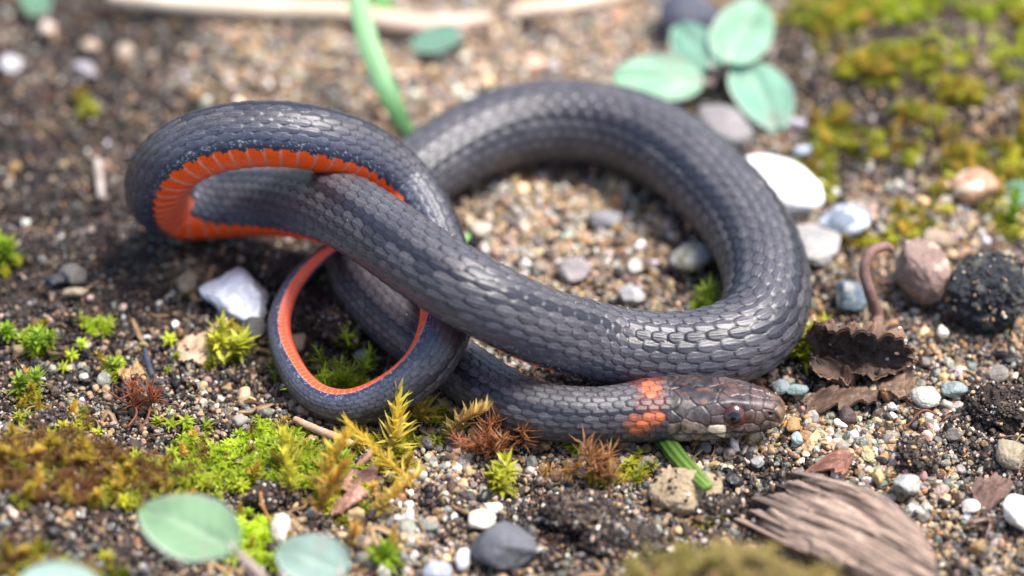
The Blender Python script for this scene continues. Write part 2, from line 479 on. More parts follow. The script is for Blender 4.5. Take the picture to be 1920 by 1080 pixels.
# ------------------------------------------------------------------ the snake
HEAD_S = np.array([0, .02, .06, .12, .2, .35, .5, .7, .9, 1.1, 1.3, 1.55])
HEAD_W = np.array([0, .082, .13, .168, .196, .238, .272, .302, .303, .278, .248, .235])
HEAD_T = np.array([0, .072, .110, .142, .168, .203, .224, .236, .238, .235, .232, .235])
HEAD_B = np.array([0, .060, .095, .125, .150, .180, .200, .215, .222, .225, .228, .235])
PLATES = [(1309, 742, 'par', 1),(1284, 733, 'par', 1),(1330, 740, 'par', 1),(1386, 727, 'fro', 2),(1372, 733, 'fro', 2),(1400, 712, 'fro', 2),(1345, 714, 'top', 3),(1310, 711, 'top', 3),(1275, 712, 'top', 4),(1360, 750, 'sup', 5),(1380, 753, 'sup', 5),(1396, 757, 'sup', 5),(1421, 756, 'pre', 6),(1429, 735, 'pre', 7),(1446, 757, 'int', 8),(1450, 742, 'int', 9),(1463, 771, 'ros', 10),(1444, 778, 'nas', 11),(1424, 785, 'lor', 12),(1405, 782, 'lor', 13),(1345, 788, 'pos', 14),(1343, 771, 'pos', 15),(1318, 786, 'tem', 16),(1300, 778, 'tem', 16),(1278, 770, 'tem', 17),(1262, 785, 'tem', 18),(1262, 752, 'tem2', 19),(1287, 760, 'tem', 17),(1440, 800, 'lab', 20),(1411, 807, 'lab', 21),(1380, 810, 'lab', 22),(1344, 807, 'wht', 23),(1308, 804, 'lab', 24),(1288, 801, 'lab', 24),(1264, 801, 'lab', 25),(1440, 815, 'chi', 26),(1395, 821, 'chi', 26),(1335, 824, 'chi', 27),(1275, 822, 'chi', 28)]   # x, y, kind, plate
PCOL = {'par': srgb(70, 58, 60), 'top': srgb(46, 38, 44), 'fro': srgb(88, 66, 60), 'sup': srgb(92, 76, 76), 'pre': srgb(96, 72, 68), 'int': srgb(104, 82, 76), 'ros': srgb(132, 100, 78),
        'nas': srgb(108, 78, 64), 'lor': srgb(104, 82, 70), 'pos': srgb(84, 72, 68), 'tem': srgb(92, 82, 78), 'tem2': srgb(80, 66, 64), 'lab': srgb(150, 128, 114), 'wht': srgb(226, 206, 178), 'chi': srgb(140, 130, 114)}
def build_snake():
    S = snake_path()
    P0 = S[:, :3]
    s0 = np.concatenate([[0], np.cumsum(np.linalg.norm(np.diff(P0, axis=0), axis=1))])
    L = s0[-1]
    # stations: fine on the head, then about a dozen to a scale
    st = [0.0]
    while st[-1] < L - 1e-4:
        r = np.interp(st[-1], s0, S[:, 3])
        st.append(st[-1] + (0.0025 if st[-1] < .05 else 0.008 if st[-1] < 1.4 else max(.006, .455 * r / 13)))
    st[-1] = L
    st = np.array(st); n = len(st)
    P = np.stack([np.interp(st, s0, S[:, k]) for k in range(3)], 1)
    R = np.interp(st, s0, S[:, 3])
    D = np.stack([np.interp(st, s0, S[:, 4 + k]) for k in range(3)], 1)
    T0 = frames(P0); T = np.stack([np.interp(st, s0, T0[:, k]) for k in range(3)], 1); T /= np.linalg.norm(T, axis=1)[:, None]
    D -= (D * T).sum(1)[:, None] * T; D /= np.linalg.norm(D, axis=1)[:, None]
    SIDE = np.cross(D, T)                                     # positive side
    if SIDE[20] @ (-CF) < 0: SIDE = -SIDE                     # towards the camera at the head
    # cross-section
    hm = smooth(1.6, 1.2, st)
    Wd = R * (1 - hm) + np.interp(st, HEAD_S, HEAD_W) * hm
    Tp = R * .97 * (1 - hm) + np.interp(st, HEAD_S, HEAD_T) * hm
    Bt = R * .93 * (1 - hm) + np.interp(st, HEAD_S, HEAD_B) * hm
    ROWS, EDGE = 19, math.radians(139)
    nd_, nb = 19 * 10, 36
    th = np.concatenate([np.linspace(-EDGE, EDGE, nd_ + 1), np.linspace(EDGE, 2 * np.pi - EDGE, nb + 1)[1:-1]])
    th = np.where(th > np.pi, th - 2 * np.pi, th); m = len(th)
    ex = (2.0 + .35 * hm)[:, None]
    c, s_ = np.cos(th)[None], np.sin(th)[None]
    k = (np.abs(c) ** ex + np.abs(s_) ** ex) ** (-1 / ex)
    up = np.where(c > 0, Tp[:, None], Bt[:, None]) * c * k
    sd = Wd[:, None] * s_ * k
    # keep the inside of tight bends from folding over itself
    V = P[:, None] + D[:, None] * up[..., None] + SIDE[:, None] * sd[..., None]
    NR = D[:, None] * (c * Wd[:, None] ** 0)[..., None] + SIDE[:, None] * (s_ + 0 * c)[..., None]
    # ---- scale lattice
    Ls = np.maximum(.455 * R, .03)
    u = np.concatenate([[0], np.cumsum(np.diff(st) / (.5 * (Ls[1:] + Ls[:-1])))])
    uu = np.repeat(u[:, None], m, 1)
    wob = .10 * (fbm(np.stack([uu * .35, np.repeat(th[None], n, 0) * 2, 0 * uu], -1), 2) - .5)
    vv = np.repeat(((th + EDGE) / (2 * EDGE) * ROWS - .5)[None], n, 0) + wob
    dorsal = np.repeat((np.abs(th) <= EDGE + .02)[None], n, 0)
    H = np.full((n, m), -1.0); E = np.zeros((n, m)); ID = np.zeros((n, m)); ROWN = np.zeros((n, m)); KY = np.zeros((n, m)); KX = np.zeros((n, m))
    r0 = np.round(vv)
    for dr in (-1, 0, 1):
        row = r0 + dr
        off = np.where(np.mod(row, 2) == 0, 0.0, .5)
        i0 = np.floor(uu - off)
        for di in (-1, 0, 1):
            cx = i0 + di + off
            dx = uu - cx - .25; dy = vv - row
            wmax = .66
            Wx = np.where(dx > 0, wmax * np.sqrt(np.clip(1 - (dx / .62) ** 2.2, 0, 1)), wmax * np.sqrt(np.clip(1 - (dx / 1.1) ** 2, 0, 1)))
            e = np.where(Wx > 1e-3, 1 - np.abs(dy) / np.maximum(Wx, 1e-3), -1)
            e = np.minimum(e, np.where(dx > 0, (.62 - dx) / .5, (dx + 1.1)))
            ok = (e > 0) & (row >= 0) & (row <= ROWS - 1)
            h = .35 + .55 * (dx + 1.1) / 1.72 - .12 * (dy / wmax) ** 2
            keel = .16 * np.exp(-(dy / .085) ** 2) * smooth(-.5, .1, dx) * smooth(.6, .35, dx) * np.where((row > 1) & (row < ROWS - 2), 1, .15)
            h = np.where(ok, h + keel, -1)
            up_ = h > H
            H = np.where(up_, h, H); E = np.where(up_, e, E); KY = np.where(up_, dy, KY); KX = np.where(up_, dx, KX)
            ID = np.where(up_, row * 131.7 + np.round(cx * 2) * 17.31, ID); ROWN = np.where(up_, row, ROWN)
    H = np.clip(H - .50 * np.exp(-np.clip(E, 0, 1) / .06), .0, 1.2)
    # ---- belly plates (split in two rows on the tail)
    tail_s = s0[int(43.6 * 40)]; tail = smooth(tail_s - .1, tail_s + .1, st)[:, None] * np.ones((1, m))
    thb = np.where(th < 0, th + 2 * np.pi, th); bx = np.repeat(((thb - np.pi) / (np.pi - EDGE))[None], n, 0)   # -1..1 over the belly
    bu = uu + .12 * bx ** 2
    fb = bu - np.floor(bu)
    Hb1 = .25 + .5 * fb * smooth(1.0, .93, fb); Eb1 = np.minimum(1 - fb, fb * 2.0)
    sidez = np.where(bx > 0, .5, 0.0)
    fz = uu + sidez + .35 * np.abs(bx); fz = fz - np.floor(fz)
    Eb2 = np.minimum(np.minimum(1 - fz, fz) * 1.2, np.abs(bx) * 1.2)
    Hb2 = .3 + .35 * smooth(0, .14, Eb2)
    Hb = Hb1 * (1 - tail) + Hb2 * tail; Eb = np.where(tail > .5, Eb2, Eb1)
    IDb = np.floor(bu) * 7.7 + np.where(tail > .5, sidez * 31, 0)
    Ht = np.where(dorsal, H, Hb)
    # ---- head plates, mirrored: distances measured on the side the picture shows
    AB = np.abs(th)
    Vc = P[:, None] + D[:, None] * up[..., None] + SIDE[:, None] * np.abs(sd)[..., None]
    pc = project(Vc.reshape(-1, 3)).reshape(n, m, 3)
    hn = int((st < 2.3).sum())
    hx, hy = pc[:hn, :, 0], pc[:hn, :, 1]
    jx = 5 * (fbm(np.stack([hx / 14, hy / 14, 0 * hx], -1), 3) - .5); jy = 5 * (fbm(np.stack([hx / 14, hy / 14, 0 * hx + 9], -1), 3) - .5)
    pts = np.array([(a, b) for a, b, _, _ in PLATES], float)
    dd = np.stack([np.hypot((hx + jx - a) * .9, (hy + jy - b) * (1.0)) for a, b in pts], -1)
    first = np.argmin(dd, -1)
    grp = np.array([g_ for _, _, _, g_ in PLATES]); gd = np.stack([dd[..., grp == g_].min(-1) for g_ in np.unique(grp)], -1)
    srt = np.sort(gd, -1)
    seam = (srt[..., 1] - srt[..., 0])                                        # px from a seam, roughly
    kinds = [kk for _, _, kk, _ in PLATES]
    plate_col = np.array([PCOL[kk] for kk in kinds])[first]
    hmask = smooth(1250, 1262, hx + 6 * (vnoise(np.stack([hx / 6, hy / 6, 0 * hx], -1)) - .5)) * (st[:hn, None] < 1.5)
    # ---- colours
    idr = vnoise(np.stack([ID * 1.37 + .5, ID * .73, 0 * ID], -1))
    idr2 = vnoise(np.stack([ID * .91 + 7, ID * 1.9, 0 * ID], -1))
    sp = vnoise(V * 105.0); sp2 = vnoise(V * 48.0 + 40)
    g0 = srgb(80, 77, 80); g1 = srgb(48, 48, 56)
    mixf = np.clip(.35 + .7 * (idr - .5) + .5 * (fbm(V * 1.1, 2) - .5), 0, 1)[..., None]
    C = g1 * mixf + g0 * (1 - mixf)
    rowd = np.abs(ROWN - 9)
    stripe = np.clip(np.exp(-((rowd - 3) / .6) ** 2) * 1.0 + .6 * np.exp(-((rowd - 4) / .6) ** 2) * (idr2 > .5), 0, 1)[..., None]
    C = C * (1 - .85 * stripe) + srgb(24, 24, 35) * .85 * stripe
    mid = np.exp(-(rowd / 2.0) ** 2)[..., None]
    C = C * (1 + .10 * mid * np.array([1.15, 1.0, .9]))
    C = C * (1 + .95 * (np.exp(-(KY / .055) ** 2) * smooth(-.1, .3, KX) * (rowd < 8))[..., None])      # pale keel
    C = C * (.08 + .92 * smooth(0.03, .22, E))[..., None]                                              # dark skin between the scales
    C = C * (1 + 1.1 * ((sp - .5) * smooth(.2, .6, sp2))[..., None])
    low = smooth(7.7, 8.9, rowd)[..., None]                                                            # lowest row: black with white flecks
    midbody = (smooth(12.5, 14.5, st))[:, None, None]
    lowc = srgb(34, 36, 46) * .9 + .55 * ((sp > .70) & (sp2 > .42))[..., None] * np.array([.5, .52, .55])
    C = C * (1 - low * .9 * midbody) + lowc * low * .9 * midbody
    blue = smooth(9.5, 14, st)[:, None, None] * smooth(5, 8.5, rowd)[..., None]
    C = C * (1 - .18 * blue) + srgb(92, 104, 140) * .18 * blue
    bel_r = vnoise(np.stack([IDb * 1.7, IDb * .3, 0 * IDb], -1))[..., None]
    ob = srgb(252, 88, 22) * (1 - .25 * bel_r) + srgb(236, 74, 26) * .25 * bel_r
    tl = tail[..., None]
    ob = ob * (1 - tl) + srgb(246, 92, 50) * tl
    ob = ob * (.88 + .24 * sp2[..., None])
    seamb = np.where(tail > .5, smooth(.20, .06, Eb), smooth(.17, .05, Eb))[..., None]
    CB = ob * (1 - .72 * seamb) + srgb(196, 138, 122) * .72 * seamb
    edge_n = .12 * (vnoise(np.stack([uu * 7, th[None] * 9 + 0 * uu, 0 * uu], -1)) - .5) + .07 * np.where(fb > .5, 1, -1) * (1 - tail)
    bel_front = smooth(2.5, 4.0, st)[:, None]
    lim = np.where(tail > .5, .93, .93) - .4 * (smooth(s0[12 * 40], s0[14 * 40], st) * smooth(s0[30 * 40], s0[28 * 40], st))[:, None]
    red = (smooth(lim + .03, lim - .03, np.abs(bx) + edge_n) * (~dorsal | (np.abs(bx) < 1.1)))[..., None]
    CBl = srgb(38, 40, 52) + .45 * ((sp > .68) & (sp2 > .4))[..., None] * np.array([.6, .62, .66])
    pale = srgb(150, 150, 172) * (.6 + .6 * sp2[..., None])
    CBl = np.where(tail[..., None] > .5, pale, CBl)
    CB = CB * red + CBl * (1 - red)
    isb = (~dorsal)[..., None]
    C = np.where(isb, CB, C)
    # throat and chin: pale, not red
    thr = (smooth(3.4, 2.0, st)[:, None] * (~dorsal))[..., None]
    C = C * (1 - thr) + srgb(150, 142, 130) * thr * (.8 + .4 * sp2[..., None])
    # neck blotches behind the head
    def spot(x, y, rx, ry, wig=.35):
        d = ((hx - x) / rx) ** 2 + ((hy - y) / ry) ** 2
        return smooth(1.25, .8, d + wig * (idr[:hn] - .5) * 2)
    Ch = C[:hn].copy()
    _, inv = np.unique(ID[:hn], return_inverse=True); inv = inv.ravel()
    def per_scale(a):
        return (.35 + .9 * sp2[:hn]) * (.3 * a + .7 * (np.bincount(inv, a.ravel()) / np.bincount(inv))[inv].reshape(a.shape))
    o1 = per_scale(np.maximum.reduce([spot(1238, 716, 20, 13), spot(1222, 733, 17, 16), spot(1200, 722, 17, 7)]))[..., None]
    o2 = per_scale(np.maximum.reduce([spot(1200, 795, 26, 14), spot(1230, 783, 20, 12), spot(1192, 808, 16, 8)]))[..., None]
    o1 = np.clip(o1, 0, 1); o2 = np.clip(o2, 0, 1)
    dk = np.maximum.reduce([spot(1212, 757, 26, 18), spot(1238, 752, 16, 14)])[..., None] * (1 - np.maximum(o1, o2))
    rim = (.40 + .60 * smooth(.02, .26, E[:hn]))[..., None]
    Ch = Ch * (1 - .75 * dk) + srgb(86, 34, 30) * .75 * dk * rim
    Ch = Ch * (1 - o1) + srgb(196, 100, 56) * o1 * rim ** 2 * (.6 + .7 * idr2[:hn][..., None])
    Ch = Ch * (1 - o2) + (srgb(192, 104, 66) * rim ** 2 * (.45 + .95 * idr2[:hn][..., None]) + .10 * sp[:hn][..., None] * np.array([1, .2, 0])) * o2
    # head plates
    sph = vnoise(V[:hn] * 70); spm = fbm(V[:hn] * 22 + 3, 3)
    pcx = .78 * plate_col * (.45 + .7 * sph[..., None]) * np.clip(1 + 2.6 * (spm[..., None] - .52), .25, 1.6)
    rust = smooth(.55, .72, fbm(V[:hn] * 14 + 21, 3))[..., None] * np.isin(first, [i for i, q in enumerate(kinds) if q in ('fro', 'par', 'top', 'pre', 'int', 'ros', 'sup')])[..., None]
    pcx = pcx * (1 - .35 * rust) + srgb(130, 84, 64) * .35 * rust
    sk = smooth(.6, 3.0, seam)[..., None]
    iswht = np.isin(first, [kinds.index('wht')])[..., None]
    pcx = np.where(iswht, plate_col * (.85 + .2 * sph[..., None]), pcx)
    pcx = pcx * (.25 + .75 * sk)
    mouth = np.exp(-((hy - (816 - .045 * np.clip(hx - 1330, 0, 200) - 9 * smooth(1400, 1470, hx))) / 2.0) ** 2) * (hx > 1262) * (np.abs(th) < 2.4)[None]
    pcx = pcx * (1 - .8 * mouth[..., None])
    nost = np.exp(-((hx - 1444) ** 2 + (hy - 776) ** 2) / 9.0) 
    pcx = pcx * (1 - .85 * nost[..., None])
    hm3 = hmask[..., None]
    C[:hn] = Ch * (1 - hm3) + pcx * hm3
    # ---- relief
    amp = (.080 * R)[:, None] * (1 - .0 * tail)
    relief = (Ht - .6) * amp * np.where(dorsal, 1.0, .62)
    hrel = (smooth(0, 3.2, seam) - 1) * .008 + .004 * (spm - .5) - .018 * mouth - .03 * nost
    ew = np.exp(-(((hx - 1375) / 27) ** 2 + ((hy - 783) / 27) ** 2) ** 2)
    brow = np.exp(-(((hx - 1376) / 44) ** 2 + ((hy - 757) / 9) ** 2))
    hrel = hrel - .035 * ew + .022 * brow
    relief[:hn] = relief[:hn] * (1 - hmask) + hrel * hmask * smooth(0, .08, st[:hn])[:, None]
    NR = NR / np.linalg.norm(NR, axis=-1)[..., None]
    V = V + NR * relief[..., None]
    root_p = np.array([0.4, 0.0, float(ground_z(.4, 0.))])
    F = grid_faces(n, m, True)[:, ::-1]
    return V, C, F, n, m, th, pc, SIDE, D, T, root_p, st
V, C, F, sn, sm_, sth, spc, SSIDE, SD, ST, SROOT, Sst = build_snake()
V_SNAKE = V.reshape(-1, 3); V_NZ = (np.cos(sth)[None] * SD[:, 2:3] + np.sin(sth)[None] * SSIDE[:, 2:3]).ravel()
snake = empty('snake', SROOT, 'small slate grey snake with orange red belly, twisted into coils on sand', 'snake')
link('body', mesh_of('snake_body', V.reshape(-1, 3) - SROOT, F, C.reshape(-1, 3)), 'snake', snake)
# eyes
def build_eyes():
    hn = int((Sst < 1.4).sum())
    q = spc[:hn]
    d = np.hypot(q[..., 0] - 1376, q[..., 1] - 783)
    best = None
    for side in (1, -1):
        msk = (sth * side > 0)[None]
        i, j = np.unravel_index(np.argmin(np.where(msk, d, 1e9)), d.shape)
        p = V[i, j]
        nrm = SSIDE[i] * side * .88 + SD[i] * .42 + (-ST[i]) * .08
        nrm /= np.linalg.norm(nrm)
        R_ = .113
        u, f = ico(4)
        t1 = np.cross(nrm, SD[i]); t1 /= np.linalg.norm(t1); t2 = np.cross(nrm, t1)
        loc = u[:, :1] * t1 + u[:, 1:2] * t2 + u[:, 2:3] * nrm * .80
        ang = np.arccos(np.clip(u[:, 2], -1, 1))
        nz = fbm(u * 5, 3)[:, None]
        rad = ang[:, None]
        iris = srgb(80, 34, 23) * (.3 + 1.0 * nz)
        c = np.where(rad < .52, srgb(4, 4, 6), np.where(rad < .57, srgb(88, 46, 32), iris))
        c = np.where(rad > 1.15, srgb(38, 26, 24), c)
        me = mesh_of('snake_eye', loc * R_, f, c)
        link('eye', me, 'eye', snake, loc=p + nrm * (-.038) - SROOT)
build_eyes()
# ------------------------------------------------------------------ stones one can tell apart
def rot_z(a):
    c, s = math.cos(a), math.sin(a); return np.array([[c, -s, 0], [s, c, 0], [0, 0, 1.0]])
PX = 213.0
_pk = [0]
def pebble(px, py, w, h, col, label, cat='pebble', mat='stone', ang=0, tall=0.8, sub=4, facets=9, lump=.12, rough=.06, soft=.065, sink=.35, group=None, name='pebble', spot=None):
    _pk[0] += 1
    rg = np.random.default_rng(100 + _pk[0])
    v, f = rock_shape(sub, rg, facets, lump, rough, soft)
    v = v / np.abs(v).max(0)
    az = .5 * h / PX * tall
    # ground-plane depth that gives the drawn height together with the thickness
    ay = math.sqrt(max((.5 * h / PX) ** 2 - (az * math.cos(PITCH)) ** 2, (.25 * h / PX) ** 2)) / math.sin(PITCH)
    a = math.radians(ang)
    v = v * np.array([.5 * w / PX, ay, az]) @ rot_z(a).T
    c = at(px, py, az * (1 - sink))
    base = np.array([c[0], c[1], float(ground_z(c[0], c[1]))])
    col = np.asarray(col, float) * (1.0 if max(col) > .62 else .74)
    nz = fbm(v * 6 + _pk[0], 4)[:, None]; fn = vnoise(v * 60 + _pk[0])[:, None]
    cc = col * (.72 + .56 * nz) * (.9 + .2 * fn)
    if spot is not None:
        k = smooth(.55, .68, fbm(v * 9 + 3 * _pk[0], 3))[:, None]
        cc = cc * (1 - k) + np.asarray(spot) * k
    if name == 'soil_clod' or mat == 'rough_stone' or (rough > .065 and w > 100):
        tops = (v + c)[v[:, 2] > -.2 * az]
        k = int((80 if name == 'soil_clod' else 10) * (w * h) / 2400)
        EXTRA_GRAINS.append((tops[rg.integers(0, len(tops), k)], None, .014, .045, 1.0 if name == 'soil_clod' else .5))
    me = mesh_of(name, v + (c - base), f, cc, True)
    return link(name, me, mat, None, label, cat, group, loc=base)

S = srgb
pebble(440, 551, 150, 92, S(206, 207, 216), 'clear white quartz pebble beside the thin orange tail loop', mat='quartz', ang=-27, facets=12, soft=.04, lump=.2, tall=.7)
pebble(476, 612, 52, 44, S(96, 92, 92), 'small dark grey pebble tucked under the clear quartz pebble', ang=10)
pebble(352, 532, 40, 42, S(150, 134, 112), 'small tan pebble touching the rounded end of the quartz pebble')
pebble(560, 640, 36, 40, S(180, 160, 132), 'small cream pebble inside the tail loop', facets=12, soft=.05)
pebble(680, 665, 34, 26, S(140, 148, 150), 'small pale blue grey pebble inside the tail loop', ang=-20)
pebble(1463, 348, 215, 100, S(232, 230, 230), 'smooth bright white long pebble resting against the outside of the body coil', ang=-42, facets=5, lump=.05, rough=.0, soft=.12, tall=.75, mat='stone')
pebble(1528, 455, 110, 96, S(176, 172, 168), 'flat light grey stone below the bright white pebble', ang=-25, facets=8, soft=.05, tall=.45)
pebble(1590, 415, 110, 76, S(140, 150, 164), 'bluish grey angular stone behind the light grey flat stone', ang=15, spot=S(200, 204, 210))
pebble(1725, 510, 108, 140, S(150, 124, 112), 'pinkish brown smooth stone next to the rough black stone', ang=20, facets=9, soft=.07, tall=.95, sub=5, spot=S(176, 150, 134))
pebble(1752, 452, 70, 60, S(176, 154, 130), 'tan stone leaning behind the pinkish brown stone', ang=-15)
pebble(1848, 545, 160, 160, S(50, 52, 56), 'rough black round stone with sand stuck to it', mat='rough_stone', sub=5, facets=5, lump=.12, rough=.16, soft=.14, tall=.95, spot=S(86, 84, 78))
pebble(1593, 557, 68, 62, S(112, 128, 138), 'blue grey stone beside the curled brown stem', ang=10, spot=S(160, 158, 150))
pebble(1832, 350, 100, 78, S(204, 160, 128), 'orange pink round stone near the green mossy bank', ang=8, facets=5, soft=.12, spot=S(214, 200, 180))
pebble(1355, 238, 130, 96, S(150, 144, 142), 'blurred grey stone behind the body coil under the seedling leaf', ang=-20)
pebble(1283, 38, 150, 120, S(84, 86, 100), 'dark blue grey stone under the round seedling leaves', ang=-8, facets=7, tall=.9)
pebble(1300, 482, 92, 64, S(162, 160, 150), 'pale grey stone inside the big coil beside the body', ang=12, spot=S(120, 116, 100))
pebble(1077, 506, 66, 52, S(168, 158, 158), 'pinkish grey flat pebble inside the big coil', ang=-10, facets=7, soft=.05)
pebble(1183, 555, 44, 44, S(186, 184, 182), 'pale chip at the inner edge of the coil near the scaly back', ang=30, facets=12, soft=.04)
pebble(1135, 412, 62, 36, S(148, 146, 148), 'grey flat pebble deep inside the big coil', ang=-12)
pebble(1190, 500, 34, 34, S(196, 190, 180), 'small whitish round pebble inside the big coil', facets=6)
pebble(1010, 500, 38, 26, S(150, 136, 120), 'small tan flat pebble inside the big coil')
pebble(900, 430, 46, 34, S(206, 196, 176), 'cream pebble inside the coil beside the crossing strands', ang=15)
pebble(1285, 918, 134, 84, S(176, 154, 122), 'tan gritty stone under the cut green stalk below the head', ang=-6, facets=7, soft=.08, tall=.8, rough=.08, sub=5)
pebble(942, 1022, 118, 84, S(104, 104, 110), 'smooth dark grey stone with a flat top below the moss', ang=-14, facets=8, soft=.05, rough=.015, sub=5, tall=.85)
pebble(902, 978, 56, 42, S(226, 214, 198), 'white pebble touching the smooth dark grey stone', ang=12, facets=6, soft=.1)
pebble(926, 953, 38, 26, S(222, 210, 192), 'small white chip above the white pebble', ang=-16, facets=12, soft=.04)
pebble(868, 1048, 28, 40, S(214, 212, 210), 'small white upright chip below the dark grey stone', facets=8)
pebble(804, 985, 40, 28, S(140, 142, 132), 'small olive grey pebble among the tan sand', facets=5, soft=.14)
pebble(764, 990, 32, 30, S(160, 160, 146), 'small pale green grey pebble among the tan sand', facets=5, soft=.14)
pebble(820, 1072, 52, 34, S(172, 176, 186), 'pale blue grey flat chip at the lower edge of the sand', ang=10, facets=9, soft=.05)
pebble(527, 992, 38, 58, S(222, 206, 186), 'cream white upright chip beside the leafy seedling stalk', ang=5, facets=10, soft=.06)
pebble(1465, 727, 34, 30, S(142, 152, 156), 'small blue grey grain stone just above the snout', facets=6, soft=.12)
pebble(1493, 730, 44, 24, S(136, 154, 150), 'small teal flat pebble just above the snout', ang=8, facets=6, soft=.12)
pebble(1488, 798, 30, 32, S(190, 146, 96), 'small amber pebble in front of the snout', facets=5, soft=.14)
pebble(1495, 822, 24, 24, S(162, 180, 174), 'small pale aqua pebble in front of the snout', facets=5, soft=.14)
pebble(1590, 777, 32, 36, S(92, 76, 70), 'small dark brown grain stone beside the curled dead leaf', facets=8)
pebble(1908, 965, 56, 66, S(236, 230, 218), 'bright white angular pebble beside the weathered wood chip', ang=15, facets=9, soft=.06)
pebble(1820, 950, 34, 26, S(224, 212, 200), 'small white chip beyond the rounded end of the wood chip', ang=-20, facets=9, soft=.05)
pebble(1702, 910, 52, 42, S(176, 174, 166), 'pale grey stone above the weathered wood chip', ang=-10, spot=S(120, 112, 70))
pebble(1895, 850, 60, 60, S(172, 156, 132), 'tan rough stone beyond the dark clods on the sand', ang=10, rough=.07)
pebble(1735, 745, 60, 40, S(196, 192, 178), 'whitish gritty stone beside the dead leaf', ang=-20, rough=.08)
pebble(1790, 728, 50, 34, S(150, 160, 158), 'pale teal grey stone among the sand below the rough black stone', ang=10)
pebble(1768, 622, 24, 26, S(226, 218, 206), 'small bright quartz shard below the pinkish brown stone', facets=12, soft=.03, mat='quartz')
pebble(1420, 866, 26, 22, S(170, 172, 170), 'small round grey grain stone between the stalk and wood chip')
pebble(1645, 893, 22, 30, S(206, 180, 130), 'small amber chip above the top of the wood chip', facets=10)
pebble(135, 515, 56, 44, S(104, 98, 94), 'grey pebble half buried in the dark soil', ang=10)
pebble(100, 525, 44, 34, S(60, 62, 70), 'dark slate pebble beside the grey half buried one', ang=-30)
pebble(140, 547, 46, 22, S(168, 150, 126), 'tan sliver of stone lying on the dark soil', ang=12, facets=10)
pebble(170, 85, 46, 34, S(196, 172, 150), 'blurred cream pebble on the mauve grey soil', ang=-30)
pebble(88, 52, 34, 34, S(210, 188, 172), 'blurred small pinkish pebble near the blurred green leaf tip', facets=6)
pebble(18, 118, 50, 46, S(196, 192, 196), 'blurred pale grey pebble on the dark soil bank', facets=7)
pebble(160, 130, 60, 34, S(176, 168, 172), 'blurred mauve grey pebble on the dark soil', ang=-25)
pebble(235, 98, 40, 40, S(190, 172, 150), 'blurred tan pebble on the dark soil', facets=6)
pebble(1000, 120, 50, 40, S(214, 172, 146), 'blurred peach pebble beyond the big coil', facets=6)
pebble(1035, 126, 34, 40, S(204, 190, 182), 'blurred whitish pebble beside the peach one', facets=6)
pebble(985, 10, 70, 50, S(206, 176, 140), 'blurred sandy yellow stone behind the far straw', facets=6)
pebble(1495, 232, 40, 26, S(206, 196, 204), 'blurred pale pink pebble below the round seedling leaf', facets=6)
pebble(1508, 285, 44, 28, S(176, 186, 200), 'blurred bluish white pebble above the bright white pebble', facets=6)
pebble(1870, 700, 44, 34, S(150, 140, 130), 'grey brown pebble beside the dark clods', ang=20)
# clods of dark soil
for (a, b, w, h, lab) in [(1722, 852, 86, 74, 'dark crumbly soil clod standing on the tan sand'), (1105, 960, 170, 96, 'dark brown soil clod with grit beside the dark grey stone'),
                          (1160, 1010, 150, 80, 'broken soil clod below the gritty brown one'), (1880, 760, 130, 90, 'blackish soil clod beside the tan rough stone'),
                          (545, 505, 130, 80, 'black moist soil clod behind the thin tail'), (640, 610, 100, 90, 'black soil clod inside the tail loop'),
                          (1330, 950, 120, 60, 'dark soil clod beside the base of the wood chip'), (500, 930, 90, 60, 'black glistening soil clod among yellow moss'),
                          (90, 790, 90, 60, 'dark soil clod at the edge of the mossy bank'), (270, 730, 90, 60, 'mauve grey soil clod above the lime green moss')]:
    pebble(a, b, w, h, S(62, 50, 43) if 'mauve' not in lab else S(96, 84, 84), lab, 'soil clod', 'rough_stone', sub=5, facets=5, lump=.35, rough=.28, soft=.16, tall=.7, sink=.6, name='soil_clod', spot=S(96, 80, 66))

